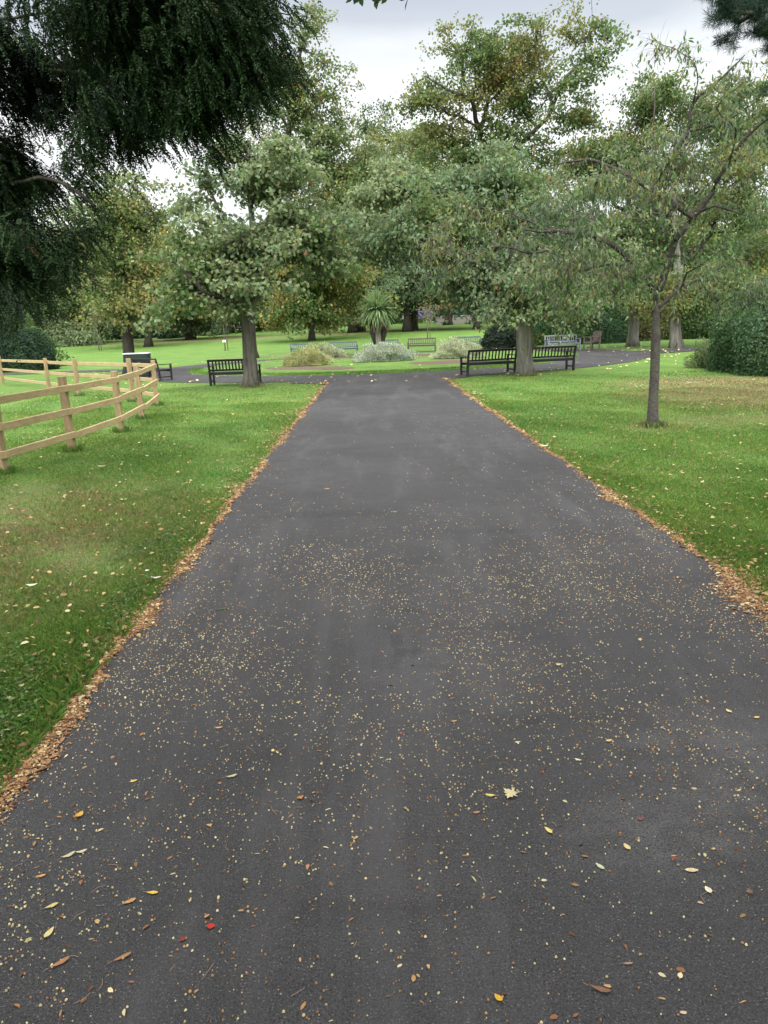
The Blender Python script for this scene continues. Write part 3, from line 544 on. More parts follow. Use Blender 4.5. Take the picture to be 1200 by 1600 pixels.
# pine at the top right corner
def pine_extra(root, part, A, pa, R, term, r):
    n = 420; s = term[r.randint(len(term), size=n)]; P = A[s]+r.normal(size=(n, 3))*.05; m_ = 150
    D = unit(r.normal(size=(n, m_, 3))+np.array([0, 0, .15])+unit(A[s]-A[pa[s]])[:, None]*.8); Pn = (P[:, None]+unit(A[s]-A[pa[s]])[:, None]*r.uniform(-.15, .1, (n, m_, 1))).reshape(-1, 3); D = D.reshape(-1, 3); nn = len(D)
    V, F = leafmesh(Pn, D, r.normal(size=(nn, 3)), .13*r.uniform(.7, 1.2, nn), .005, 'diamond')
    part('needles', V, F, NEEDLE, col=pick([((.035, .07, .045), 3), ((.022, .045, .035), 3), ((.055, .09, .05), 1)], r.uniform(size=nn), r))
pb = gy(1340, 11.8)
make_tree('pine_tree', 'dark long-needled pine reaching into the top right corner', None, [pb, pb+[0, 0, 2], pb+[.1, 0, 4.5], pb+[0, .1, 7], pb+[0, 0, 8.6]],
    [([(1300, -20, 11.8), (1230, 10, 11.7), (1180, 20, 11.6), (1125, 15, 11.5)], .07), ([(1300, 60, 12), (1240, 55, 12), (1180, 45, 12)], .05)],
    [(1150, 5, 48, 32, 11.6, .6), (1190, 38, 45, 24, 11.8, .6), (1260, 10, 60, 60, 11.9, 1), (1160, -60, 90, 50, 11.8, 1), (1250, 160, 45, 50, 12.2, .8)],
    150, 60, .02, .01, .05, [((.03, .05, .03), 1)], 31, rb=.24, bark_=BARKD, rtip=.007, seg=.25, gap=-.6, lock_frac=.4, leafm=NEEDLE, extra=pine_extra, sub=.15, nsub=3)
# broad tree beside and behind the viewpoint: its unseen crown is widened to shade the near path; one leafy branch tip dips into the top edge
def overhang_extra(root, part, A, pa, R, term, rr):
    r = np.random.RandomState(41); M = MB(); P = []; D = []; b = np.array(root.location)
    ends = [[(575, -520, 3.1), (575, -300, 3.4), (585, -160, 3.5), (578, -60, 3.6), (566, -8, 3.7)], [(585, -160, 3.5), (610, -80, 3.6), (600, -18, 3.7), (588, -2, 3.7)], [(578, -60, 3.6), (620, -30, 3.7), (642, -6, 3.8)], [(578, -60, 3.6), (552, -30, 3.6), (556, -6, 3.6)]]
    for e_ in ends:
        q = spline([W(*p) for p in e_], .05); M.tube(q-b, np.linspace(.006, .0015, len(q)), 5)
        for k in range(len(q)//2, len(q)):
            for _ in range(5): P.append(q[k]+r.normal(size=3)*.012); D.append(unit(r.normal(size=3)*.8+np.array([0, 0, -.6])))
    q0 = W(575, -520, 3.1); k = int(np.argmin(np.linalg.norm(A-q0, axis=1))); M.tube(spline([A[k]-b, (A[k]+q0)/2-b+[0, 0, .1], q0-b], .1), .008, 5)
    M.build('hanging_twig', TWIG, root, True); P = np.array(P); D = np.array(D); V, F = leafmesh(P-b, D, r.normal(size=P.shape), r.uniform(.035, .06, len(P)), .026, 'hex')
    mk('hanging_leaves', V, F, LEAF, root, col=pick([((.03, .06, .03), 3), ((.05, .09, .03), 1)], r.uniform(size=len(P)), r))
make_tree('overhanging_tree', 'leafy branch tip of a broad tree dipping into the top edge of the sky', None, [(-3.6, -1.8, 0), (-3.55, -1.8, 1.5), (-3.4, -1.7, 3.2), (-3.0, -1.6, 5), (-2.6, -1.5, 7)], [],
    [((-1.0, -1.8, 6.2), 2.8, 1.6, 3.0), ((1.6, -1.0, 6.4), 2.6, 1.4, 2.6), ((.3, 1.4, 6.4), 2.8, 1.1, 1.8), ((-.5, -4, 6.5), 3.4, 1.8, 2.4), ((3.2, .2, 6.8), 2.0, 1.2, 2.2), ((-3.0, -2.5, 8), 2.6, 1.6, 2.6), ((5.2, -1.6, 6.4), 2.4, 1.6, 2.8), ((1.0, -4.2, 7.6), 2.8, 1.8, 2.6)],
    900, 52000, .18, .11, .26, [(GREEN, 3), (OLIVE, 1)], 43, rb=.26, bark_=BARK, kind='hex', gap=-.5, lock_frac=.5, seg=.4, sub=.6, extra=overhang_extra)

# distant trees over the far lawn
FAR = [  # px, Y, trunk radius, blobs (px,py,rx,ry), palette id, label
 (232, 74, .32, [(225, 440, 60, 50), (190, 400, 60, 60), (260, 420, 50, 45), (200, 360, 50, 40)], 1, 'dark-trunked tree beyond the left lawn, just right of the bin'),
 (152, 92, .25, [(150, 470, 50, 35), (165, 430, 45, 35), (120, 480, 40, 30), (170, 400, 45, 35)], 2, 'golden-leaved tree far behind the bin on the left'),
 (298, 88, .45, [(300, 470, 60, 40), (280, 430, 60, 40), (340, 445, 60, 45)], 0, 'far tree seen just left of the near maple trunk'),
 (487, 72, .26, [(480, 470, 65, 28), (440, 450, 50, 38), (530, 455, 50, 38), (490, 410, 80, 40), (430, 490, 30, 14), (500, 360, 80, 50)], 2, 'low spreading dark-stemmed tree on the far lawn left of the cabbage palm'),
 (552, 88, .46, [(540, 440, 60, 45), (520, 380, 60, 60), (560, 330, 60, 60), (570, 470, 34, 22)], 1, 'left of the twin trunks behind the cabbage palm'),
 (563, 90, .46, [(590, 430, 55, 50), (610, 360, 60, 60), (600, 300, 55, 55), (575, 260, 50, 45)], 2, 'right of the twin trunks behind the cabbage palm'),
 (636, 84, .40, [(620, 460, 40, 30), (650, 440, 60, 45), (640, 370, 70, 60), (620, 300, 60, 60)], 0, 'left of two dark trunks right of the cabbage palm'),
 (646, 86, .38, [(680, 450, 50, 40), (700, 400, 60, 60), (680, 330, 70, 70), (660, 250, 55, 50)], 1, 'right of two dark trunks right of the cabbage palm'),
 (745, 82, .30, [(740, 455, 50, 28), (760, 420, 70, 50), (720, 380, 70, 60), (790, 440, 50, 40), (740, 300, 70, 60)], 2, 'far dark trunk in front of the teal hoarding'),
 (605, 112, .5, [(600, 200, 24, 32), (630, 230, 34, 36), (605, 260, 50, 40), (660, 225, 30, 30), (590, 320, 60, 60)], 3, 'dark green treetop in the gap of the skyline at the centre'),
 (700, 100, .5, [(700, 290, 50, 45), (740, 270, 60, 45), (790, 280, 60, 45), (720, 340, 80, 60)], 1, 'bushy treetop behind the tall open-crowned tree'),
 (360, 105, .4, [(350, 430, 60, 45), (360, 470, 50, 35), (310, 420, 40, 40), (420, 400, 50, 50)], 2, 'olive tree filling the gap left of the near maple'),
 (60, 86, .35, [(60, 440, 60, 50), (20, 400, 60, 60), (110, 400, 60, 60), (60, 370, 80, 40), (20, 470, 50, 30)], 0, 'far tree above the dark rounded bush at the left edge'),
 (560, 62, .3, [(520, 420, 1, 1)], 0, '')]
PALS = [[(PALEG, 2), (BLUEG, 2), (GREEN, 2.4), (OLIVE, 1)], [(OLIVE, 3), (GREEN, 2.4), (PALEG, 1.4), (RUST, .4)], [(OLIVE, 3.0), (YEL, .6), (GREEN, 2.6), (PALEG, .8), (RUST, .25)], [(DEEP, 3), (GREEN, 2)]]
for i, (px, Y, rb, bl, pi, lab) in enumerate(FAR):
    if not lab: continue
    b = gy(px, Y); mx_ = np.mean([q[0] for q in bl]); top = min(q[1] for q in bl)
    tp = [b]+[W(px+(mx_-px)*f*f, py, Y) for f, py in ((.15, 500), (.3, 478), (.6, (478+top)/2), (.95, top+10))]
    make_tree('distant_tree', lab, 'trees beyond the far lawn', tp, [], [(*q, Y) for q in bl], 420, 22000, .34, .24, .6, PALS[pi], 50+i, rb=rb, bark_=BARKD, gap=-.35, gapf=.45, seg=1.2, rtip=.025, lock_frac=.2, colf=.3, droop=.25, sub=1.5)
# ------------------------------------------------------------------ shrubs, hedge, palm
def shrub(name, label, cat, group, c, rad, n, L, Wd, pal, seed, kind='hex', up=0.0, boxy=2.0, core=True, leafm=None, stems=60, inner=.55, flow=None):
    r = np.random.RandomState(seed); c = np.array(c, float); root = empty(name, c); tag(root, label, cat, group); rx, ry, rz = rad
    d = unit(r.normal(size=(n, 3))); d[:, 2] = np.abs(d[:, 2])*1.0-.12
    sc = 1/((np.abs(d)**boxy).sum(1))**(1/boxy); P = d*sc[:, None]*(inner+(1-inner)*r.uniform(size=n)**.5)[:, None]
    P *= (1+(.24 if up else .12)*sn(P*2.2, 1.9, seed)+(.12 if up else .05)*sn(P*6, 1.7, seed+2))[:, None]; P = P*np.array([rx, ry, rz]); P[:, 2] = np.maximum(P[:, 2], 0)+.04
    N = unit(P/np.array([rx, ry, rz])**1.3+r.normal(size=(n, 3))*.55); A = unit(np.cross(N, r.normal(size=(n, 3)))+np.array([0, 0, up]))
    if up: A = unit(P/np.array([rx, ry, rz])*.8+np.array([0, 0, up])+r.normal(size=(n, 3))*.45); N = unit(np.cross(A, r.normal(size=(n, 3))))
    key = np.clip(.5+.42*sn(P, 2.2/max(rz, .5), seed+3)+r.normal(size=n)*.1, 0, .999); V, F = leafmesh(P, A, N, L*r.uniform(.7, 1.3, n), Wd*r.uniform(.7, 1.3, n), kind)
    mk('foliage', V, F, leafm or LEAF, root, col=pick(pal, key, r, .4)); M = MB()
    for k in range(stems):
        q = P[r.randint(n)]*.9; a0 = np.array([q[0]*.25, q[1]*.25, -.05]); M.tube(spline([a0, (a0+q)/2+r.normal(size=3)*.06, q], .3), np.linspace(.014, .004, 50)[:len(spline([a0, (a0+q)/2, q], .3))] if False else .008, 4, cap=False)
    M.build('stems', BARKD, root); return root
HG = [((.030, .072, .026), 4), ((.050, .105, .038), 3), ((.095, .155, .070), 1.2), ((.018, .042, .018), 2.5)]
b = G(1190, 590); shrub('hedge', 'dense dark green rounded hedge at the right edge of the lawn', 'hedge', None, (b[0]+1.85, b[1]+2.0, b[2]), (2.0, 2.4, 2.32), 42000, .095, .045, HG, 61, boxy=3.2, stems=50, inner=.72)
b = G(1112, 575); shrub('low_shrub', 'small feathery light green shrub at the left foot of the dark hedge', 'shrub', None, (b[0]+.1, b[1]+.2, b[2]), (.7, .6, .75), 4200, .12, .02, [(PALEG, 2), (GREEN, 2)], 62, up=.5, inner=.2)
b = G(30, 572); b = gy(24, 44); shrub('rounded_bush', 'large dark rounded bush behind the fence at the left edge', 'bush', None, b, (2.1, 2.1, 2.5), 30000, .12, .07, [((.02, .045, .026), 4), ((.035, .07, .032), 3), ((.05, .10, .04), 1)], 63, boxy=2.6, inner=.7)
b = gy(-40, 48); shrub('tall_shrub', 'mid green tall shrub above and behind the dark rounded bush', 'bush', None, b, (5.2, 3, 4.6), 26000, .17, .10, [(GREEN, 3), ((.07, .13, .045), 3), (OLIVE, .6)], 64, inner=.6)
for px, Y, rx, rz, lab, pal, sd in [(783, 47, 1.25, 1.45, 'dark bush left of the trunk between the black benches', [((.02, .035, .022), 3), ((.04, .055, .03), 2)], 65), (725+135, 50, 2.2, 2.3, 'bright green laurel bush right behind the grey bench', [((.045, .12, .05), 3), (GREEN, 2), ((.08, .17, .075), 1.5)], 66),
        (935, 49, 2.3, 2.6, 'glossy green laurel bush behind the brown armchair', [((.045, .11, .05), 3), (GREEN, 2.5), ((.08, .16, .07), 1)], 67), (1005, 50, 1.9, 2.0, 'brownish-green bush between the two pale furrowed trunks', [(GREEN, 2), (OLIVE, 2), ((.08, .05, .03), 1.2)], 68),
        (1105, 50, 3.0, 2.9, 'dark green bush behind the thick pale furrowed trunk', [((.03, .07, .04), 3), (GREEN, 2)], 69), (1190, 52, 3.0, 3.6, 'tall dark bush showing above the hedge at the right edge', [((.03, .07, .04), 3), (GREEN, 2)], 70), (900, 58, 4.2, 3.6, 'broad mid green bush farther behind the laurels', [(GREEN, 3), (PALEG, 1.5)], 71), (1050, 60, 4.4, 4.2, 'broad olive bush at the back on the right', [(GREEN, 3), (OLIVE, 2)], 72)]:
    shrub('background_bush', lab, 'bush', 'bushes along the right of the ring path', gy(px, Y), (rx, rx*.9, rz), int(9000*rx), .17, .085, pal, sd, inner=.6, stems=30)
VAR = [((.42, .44, .27), 3), ((.55, .56, .40), 2.2), ((.22, .28, .12), 3), ((.62, .60, .47), 1)]; VAR2 = [((.33, .38, .27), 3), ((.55, .57, .46), 2), ((.14, .20, .12), 2.5)]
OCH = [((.36, .36, .15), 3), ((.50, .49, .26), 2), ((.20, .25, .08), 2.5)]
for px, py, rx, rz, lab, pal, sd in [(478, 575, 1.05, .86, 'pale yellow variegated shrub at the left of the round lawn', OCH, 75), (598, 568, 1.32, 1.0, 'largest grey-white variegated shrub in the middle of the round lawn, before the palm', VAR2, 76), (715, 563, 1.1, .95, 'cream and yellow variegated shrub at the right of the round lawn', VAR, 77), (512, 562, .85, .75, 'small dusty variegated shrub just behind the pale yellow one', VAR, 78)]:
    b = at_ground(px, py); b[2] += .07; b[1] += rx*.5; shrub('variegated_shrub', lab, 'shrub', 'variegated shrubs on the round lawn', b, (rx*.95, rx*.75, rz*.84), 17000, .075, .022, pal, sd, up=.55, inner=.45, stems=70)
# cabbage palm
def palm():
    b = gy(592, 38.5); b[2] += .07; root = empty('cabbage_palm', b); tag(root, 'spiky cabbage palm with a rounded head of sword leaves behind the middle shrub', 'palm'); r = np.random.RandomState(80)
    M = MB(); M.tube([(0, 0, -.1), (.02, 0, .5), (0, .02, 1.3), (.02, 0, 2.15)], [.20, .17, .16, .13], 14, .08); M.build('trunk', BARKF, root, True)
    M = MB(); M.tube([(-.1, .05, .7), (-.25, .05, 1.25), (-.28, .05, 1.95)], [.13, .16, .10], 10, .15); M.tube([(.15, .05, .7), (.30, .05, 1.25), (.30, .05, 1.95)], [.13, .16, .10], 10, .15, seed=4); M.build('dead_skirt', BARKD, root, True)
    n = 620; V = []; F = []; cs = []; 
    for i in range(n):
        el = math.asin(r.uniform(-.75, 1)); az = r.uniform(0, 6.283); L = r.uniform(.85, 1.18); d = np.array([math.cos(el)*math.cos(az), math.cos(el)*math.sin(az), math.sin(el)])
        p = np.array([0, 0, 2.32])+d*.12; s = unit(np.cross(d, [0, 0, 1.])+r.normal(size=3)*.1); w = .032; k0 = len(V); m_ = 6; v = d.copy()
        for k in range(m_+1):
            f = k/m_; ww = w*(.5+1.2*f)*(1-f)**.5+.002 if f < 1 else .001; V += [p+s*ww, p-s*ww]; v = unit(v+np.array([0, 0, -.16-(.12 if el < .3 else 0)])*(.3+f)); p = p+v*L/m_
        for k in range(m_): F.append((k0+2*k, k0+2*k+1, k0+2*k+3, k0+2*k+2))
        c = np.array((.16, .24, .09) if r.uniform() < .55 else (.09, .17, .07) if r.uniform() < .7 else (.30, .30, .14))
        if el < -.45: c = np.array((.20, .17, .09))
        cs += [c*r.uniform(.75, 1.25)]*m_
    mk('leaf_head', np.array(V), np.array(F), LEAF, root, col=np.array(cs))
palm()
# staked saplings
def sapling(px, Y, hgt, lab, label_tag=False):
    b = gy(px, Y); root = empty('staked_sapling', b); tag(root, lab, 'sapling', 'young staked trees on the lawns'); r = np.random.RandomState(int(px)); M = MB()
    M.tube([(0, 0, -.05), (.02, 0, hgt*.5), (0, 0, hgt)], [.045, .035, .018], 8)
    for k in range(9): q = r.normal(size=3)*.35; M.tube([(0, 0, hgt*(.6+.04*k)), (q[0]*.6, q[1]*.6, hgt*(.72+.04*k)), (q[0], q[1], hgt*(.82+.05*k))], [.012, .008, .004], 4)
    M.build('trunk', TWIG, root, True); M = MB(); M.box((.22, 0, hgt*.3), (.06, .06, hgt*.6)); M.build('stake', BROWNW, root)
    n = 500; P = np.column_stack([r.normal(size=n)*.38, r.normal(size=n)*.38, hgt*(.95+r.normal(size=n)*.2)]); V, F = leafmesh(P, r.normal(size=(n, 3)), r.normal(size=(n, 3))+[0, 0, 1], .12, .07); mk('crown', V, F, LEAF, root, col=pick([(PALEG, 2), (RUST, 1), (OLIVE, 1)], r.uniform(size=n), r))
    if label_tag: M = MB(); M.box((0, -.12, hgt*.22), (.26, .03, .16)); M.build('white_tag', WHITE, root)
sapling(668, 66, 2.4, 'pale thin sapling on the far lawn right of the palm'); sapling(352, 60, 3.4, 'thin sapling with a white tag left of the near maple trunk', True); sapling(155, 70, 3.0, 'thin sapling beyond the fence at the far left')
# far wood that closes the view
def wood_mass():
    r = np.random.RandomState(90); n = 150000; ang = r.uniform(-.75, .75, n); Y = 132+r.normal(size=n)*6+8*np.sin(ang*9); X = np.tan(ang)*Y
    top = 13+4*sn(np.column_stack([X*.05, X*.02]), 1.9, 3)+2.5*sn(np.column_stack([X*.05, X*.09]), 5, 4); z = r.uniform(0, 1, n)**.8*top; P = np.column_stack([X, Y+3*sn(np.column_stack([X*.3, z*.3]), 1.5, 6), hv(X, Y)+z])
    key = np.clip(.5+.45*sn(P, .22, 5), 0, .999); V, F = leafmesh(P, r.normal(size=(n, 3))+[0, 0, -.3], r.normal(size=(n, 3))*.6+[0, -.3, .8], r.uniform(.5, .9, n), r.uniform(.4, .65, n)); 
    tag(mk('far_woodland', V, F, LEAF, col=pick([(GREEN, 3), (OLIVE, 2), (DEEP, 2), ((.15, .16, .06), 1), (PALEG, 1)], key, r)), 'belt of woodland closing the far side of the park', 'woodland', None, 'stuff')
wood_mass()
for i, (px, Y, rx, rz, lab, pal) in enumerate([(105, 84, 4, 2.6, 'grey-green shrub mass beyond the lawn at the far left', [(PALEG, 3), (BLUEG, 2)]), (270, 96, 1.6, 2.2, 'small dark shrub beyond the lawn near the left trunks', [(DEEP, 3)]), (330, 100, 2.4, 2.6, 'dark shrub beyond the lawn behind the tagged sapling', [(DEEP, 2), (GREEN, 2)]), (205, 100, 5, 2.4, 'long dark shrub below the far left trees', [(DEEP, 3), (GREEN, 1)]), (440, 108, 6, 3.0, 'far low shrub left of the spreading tree', [(GREEN, 2), (OLIVE, 2)]), (600, 116, 6, 3, 'far green shrub behind the palm', [(GREEN, 2), ((.10, .2, .05), 2)]), (520, 118, 7, 2.8, 'far brownish shrub left of the twin trunks', [(OLIVE, 2), ((.12, .09, .05), 2)]), (800, 100, 6, 4, 'far green shrub right of the teal hoarding', [(GREEN, 3), (DEEP, 1)])]):
    shrub('distant_shrub', lab, 'shrub', 'shrubs beyond the far lawn', gy(px, Y), (rx, 2, rz), 5000, .34, .2, pal, 100+i, inner=.4, stems=10)

# ------------------------------------------------------------------ benches
def bench(name, loc, face, label, group, mat, Wd=1.6, slats=13, seatmat=None):
    """origin on the ground under the middle; local +Y is the way the sitter faces"""
    root = empty(name, loc, face); tag(root, label, 'bench', group); hw = Wd/2-.035; tilt = .10
    for s in (-1, 1):
        M = MB(); M.bar((s*hw, -.24, -.02), (s*hw, -.24-.02, .43), .06, .07, (1, 0, 0)); M.bar((s*hw, -.26, .42), (s*hw, -.26-tilt, .90), .06, .055, (1, 0, 0)); M.build('leg', mat, root)
        M = MB(); M.bar((s*hw, .24, -.02), (s*hw, .24, .63), .06, .06, (1, 0, 0)); M.build('leg', mat, root)
        M = MB(); M.box((s*hw, -.02, .655), (.075, .62, .03)); M.build('armrest', mat, root)
        M = MB(); M.bar((s*hw, -.25, .14), (s*hw, .24, .14), .04, .05); M.build('stretcher', mat, root)
    M = MB()
    for k in range(5): M.box((0, -.17+k*.10, .44), (Wd-.09, .075, .022))
    M.box((0, .235, .395), (Wd-.11, .03, .08)); M.box((0, -.245, .395), (Wd-.13, .03, .08)); M.build('seat', seatmat or mat, root)
    M = MB(); M.bar((-hw+.03, -.355, .865), (hw-.03, -.355, .865), .05, .075, (0, -.2, 1)); M.bar((-hw+.03, -.285, .525), (hw-.03, -.285, .525), .04, .06, (0, -.2, 1))
    for k in range(slats): x = -hw+.03+(2*hw-.06)*(k+1)/(slats+1); M.bar((x, -.287, .54), (x, -.350, .84), .045, .018, (0, 1, .2))
    M.build('backrest', mat, root); root.scale = (1, 1, .88); return root
def face_centre(x, y): return math.atan2(-(CX0-x), CY0-y)
BG = 'black slatted benches with their backs to the lawn'
def place_b(x, y, lab, grp, mat, f=None, **k): return bench('park_bench', (x, y, h(x, y)+k.pop('dz', .012)), face_centre(x, y) if f is None else f, lab, grp, mat, **k)
place_b(-4.33, 23.75, 'black bench partly hidden by the near maple trunk', BG, BLACK, -.02, Wd=1.55)
place_b(3.70, 24.02, 'black bench left of the furrowed trunk, nearest the path corner', BG, BLACK, .30, Wd=1.72)
place_b(5.72, 24.55, 'black bench right of the furrowed trunk, its left end behind it', BG, BLACK, .22, Wd=1.70)
place_b(-8.1, 28.0, 'black bench standing at an angle behind the corner of the timber fence', BG, BLACK, -.75, Wd=1.6)
GG = 'benches on the far side of the ring path'
for px, lab, m_ in [(479, 'grey bench leftmost on the far side of the ring, behind the pale shrubs', GREYW), (537, 'blue-grey bench left of the middle shrub on the far side of the ring', GREYW), (600, 'grey bench mostly hidden behind the palm and middle shrub', GREYW), (656, 'brown weathered bench between the middle and right shrubs', BROWNW), (721, 'light grey bench rightmost on the far side, behind the cream shrub', GREYW)]:
    x = (px-579.5)/FPX*46.9; y = CY0+math.sqrt(12.1**2-(x-CX0)**2); place_b(x, y, lab, GG, m_, f=math.pi-(x-CX0)*.045, Wd=1.74)
p = gy(879, 39.0); place_b(p[0], p[1], 'weathered pale grey bench on the right of the ring, beside the armchair', GG, PALEGREYW, math.pi+.12, Wd=1.75)
def armchair(loc, face):
    root = empty('wooden_armchair', loc, face); tag(root, 'small brown wooden armchair standing sideways beside the pale grey bench', 'chair')
    for s in (-1, 1):
        M = MB(); M.bar((s*.27, -.24, -.02), (s*.27, -.34, .92), .055, .055, (1, 0, 0)); M.build('leg', BROWNW, root); M = MB(); M.bar((s*.27, .26, -.02), (s*.27, .26, .64), .055, .055, (1, 0, 0)); M.build('leg', BROWNW, root)
        M = MB(); M.box((s*.27, -.02, .66), (.08, .62, .03)); M.build('armrest', BROWNW, root)
    M = MB(); [M.box((0, -.18+k*.1, .43), (.50, .08, .022)) for k in range(5)]; M.box((0, .25, .38), (.49, .03, .08)); M.bar((-.26, .05, .15), (.26, .05, .15), .04, .04); M.build('seat', BROWNW, root)
    M = MB(); M.bar((-.25, -.345, .90), (.25, -.345, .90), .04, .09); [M.bar((x, -.275, .45), (x, -.338, .87), .055, .02, (0, 1, .2)) for x in (-.2, -.135, -.07, 0, .07, .135, .2)]; M.build('backrest', BROWNW, root)
p = gy(924, 37.6); armchair((p[0], p[1], h(p[0], p[1])+.02), math.pi*.62)
# dark bin behind the angled bench
def bin_():
    b = gy(218, 31.0); root = empty('storage_bin', b, .1); tag(root, 'dark green wide bin with a pale lid behind the angled black bench', 'bin')
    M = MB(); M.box((0, 0, .45), (.98, .55, .94), ch=.01); M.box((0, -.285, .52), (.90, .02, .70), ch=.004); M.build('body', DKGREEN, root)
    M = MB(); M.box((0, 0, .945), (1.03, .60, .045), ch=.01); M.build('lid', PALE, root)
    for sx in (-.4, .4): M = MB(); M.box((sx, 0, .0), (.08, .5, .06)); M.build('foot', IRON, root)
    M = MB(); M.box((.08, -.305, .46), (.13, .02, .24)); M.build('notice', WHITE, root)
bin_()
# ------------------------------------------------------------------ timber fence
def fence():
    P = [(-5.25, 7.35), (-4.60, 9.06), (-4.40, 10.72), (-4.36, 12.75), (-4.56, 14.63), (-5.05, 17.4), (-6.0, 18.7), (-8.35, 21.3), (-10.2, 23.7), (-14.4, 29.4), (-18.5, 34)]
    root = empty('timber_fence', (P[1][0], P[1][1], 0)); tag(root, 'pale timber post-and-rail fence curving round a grass enclosure on the left', 'fence'); b = np.array([P[1][0], P[1][1], 0]); r = np.random.RandomState(5)
    P = [np.array([x, y, h(x, y)]) for x, y in P]; n_ = len(P)
    for i, p in enumerate(P):
        t = P[min(i+1, n_-1)]-P[max(i-1, 0)]; t[2] = 0; t /= np.linalg.norm(t); M = MB(); hh = 1.04+r.uniform(-.02, .05); lean = r.normal(size=2)*.008
        a = p-b+[0, 0, -.05]; e_ = p-b+np.array([lean[0], lean[1], hh]); M.bar(a, e_, .095, .095, t, ch=.006); M.build('post', POSTM, root)
    for i in range(n_-1):
        d = P[i+1]-P[i]; d /= np.linalg.norm(d); sd = np.array([d[1], -d[0], 0])  # outside of the enclosure, towards the path
        off = sd*.069
        for z in (.90, .58, .24):
            z += r.uniform(-.012, .012); zz = z+r.uniform(-.008, .008); M = MB(); M.bar(P[i]-b+off-d*.045*(i > 0)+[0, 0, z], P[i+1]-b+off+d*.02+[0, 0, zz], .038, .092, ch=.005); M.build('rail', PINE, root)
fence()
# far marks beyond the lawn
def wall_far():
    b = gy(722, 104); root = empty('low_wall', b); tag(root, 'low pale wall at the far side of the park behind the far trunks', 'wall'); M = MB(); M.box((0, 0, .45), (7, .4, 1.0)); M.build('wall_face', BRICK, root); M = MB(); M.box((0, 0, 1.0), (7.2, .5, .12)); M.build('coping', PALE, root)
    b = gy(745, 108); root = empty('hoarding', b); tag(root, 'teal blue hoarding far behind the low pale wall', 'hoarding'); M = MB(); [M.box((x, 0, 1.3), (2.36, .08, 2.6)) for x in (-4.8, -2.4, 0, 2.4, 4.8)]; M.build('panel', TEAL, root); M = MB(); [M.box((x, .1, 1.3), (.1, .1, 2.7)) for x in (-6, -3.6, -1.2, 1.2, 3.6, 6)]; M.build('frame_posts', IRON, root)
    b = gy(664, 112); root = empty('market_tent', b); tag(root, 'small purple tent with white side far across the lawn', 'tent'); M = MB(); M.add([(-1.9, -1.2, 1.5), (1.9, -1.2, 1.5), (1.9, 1.2, 1.5), (-1.9, 1.2, 1.5), (-.6, 0, 2.5), (.6, 0, 2.5)], [(0, 1, 5, 4), (2, 3, 4, 5), (1, 2, 5), (3, 0, 4)]); M.box((0, -1.2, 1.1), (3.8, .04, .8)); M.build('canopy', PURPLE, root)
    M = MB(); M.box((-2.6, -.6, .9), (1.3, .05, 1.7)); M.build('side_sheet', WHITE, root)
    for sx in (-1.8, 1.8): M = MB(); M.bar((sx, -1.1, -.05), (sx, -1.1, 1.6), .06, .06, (1, 0, 0)); M.build('leg', PALE, root)
wall_far()
# ------------------------------------------------------------------ grass blades
def on_path(x, y, mrg=0):
    d = np.hypot(x-CX0, y-CY0); return ((x > PL-mrg) & (x < PR+mrg) & (y < 24.5)) | ((d < RO+mrg) & (d > RC-mrg))
def blades(n, y0, y1, side, seed, hgt, wid):
    r = np.random.RandomState(seed); u = r.uniform(size=n); y = y0*(y1/y0)**u
    y = np.where(r.uniform(size=n) < .35, r.uniform(y0, y1, n), y); lim = .60*y+1.0
    x = np.where(side < 0, r.uniform(0, 1, n)*(PL+lim)*-1+PL, PR+r.uniform(0, 1, n)*(lim-PR)); ok = (lim > (PR if side > 0 else -PL)); x = x[ok]; y = y[ok]
    edge = np.where(side < 0, PL-x, x-PR); ok = edge > -.03+.05*r.uniform(size=len(x))*(1+sn(np.column_stack([x, y]), 3, 8)); x = x[ok]; y = y[ok]; m_ = len(x)
    tall = 1+.5*sn(np.column_stack([x, y]), 2.2, 6)+1.3*np.exp(-np.where(side < 0, PL-x, x-PR)/.22)*(r.uniform(size=m_)**2); H = hgt*np.clip(tall, .35, 2.6)*r.uniform(.5, 1.3, m_)
    w = (wid*(.8+.16*y))*r.uniform(.7, 1.3, m_); az = r.uniform(0, 6.28, m_); ln = r.uniform(.1, .9, m_); d = np.column_stack([np.cos(az), np.sin(az), 0*az]); s = np.column_stack([-np.sin(az), np.cos(az), 0*az])
    p = np.column_stack([x, y, hv(x, y)-.002]); up = np.array([0, 0, 1.]); q = p+up*(H*.6)[:, None]+d*(H*ln*.35)[:, None]; tp = p+up*(H*(1-.25*ln))[:, None]+d*(H*ln)[:, None]
    V = np.stack([p-s*w[:, None]/2, p+s*w[:, None]/2, q+s*w[:, None]*.35, tp, q-s*w[:, None]*.35], 1).reshape(-1, 3); F = np.arange(m_*5).reshape(-1, 5)
    c = r.uniform(.75, 1.5, (m_, 1))*np.array([1, 1, 1.]); k = r.uniform(size=m_) < .12; c[k] = np.array([2.4, 1.35, 1.6])*r.uniform(.7, 1.2, (k.sum(), 1)); return V, F, c
Vs = []; Fs = []; Cs = []; off = 0
for a_ in [(190000, 2.0, 17, -1, 1, .032, .0028), (150000, 3.6, 17, 1, 2, .032, .0028), (30000, 14, 23, -1, 3, .035, .0030), (30000, 14, 22.5, 1, 4, .035, .0030)]:
    V, F, c = blades(*a_); Vs.append(V); Fs.append(F+off); Cs.append(c); off += len(V)
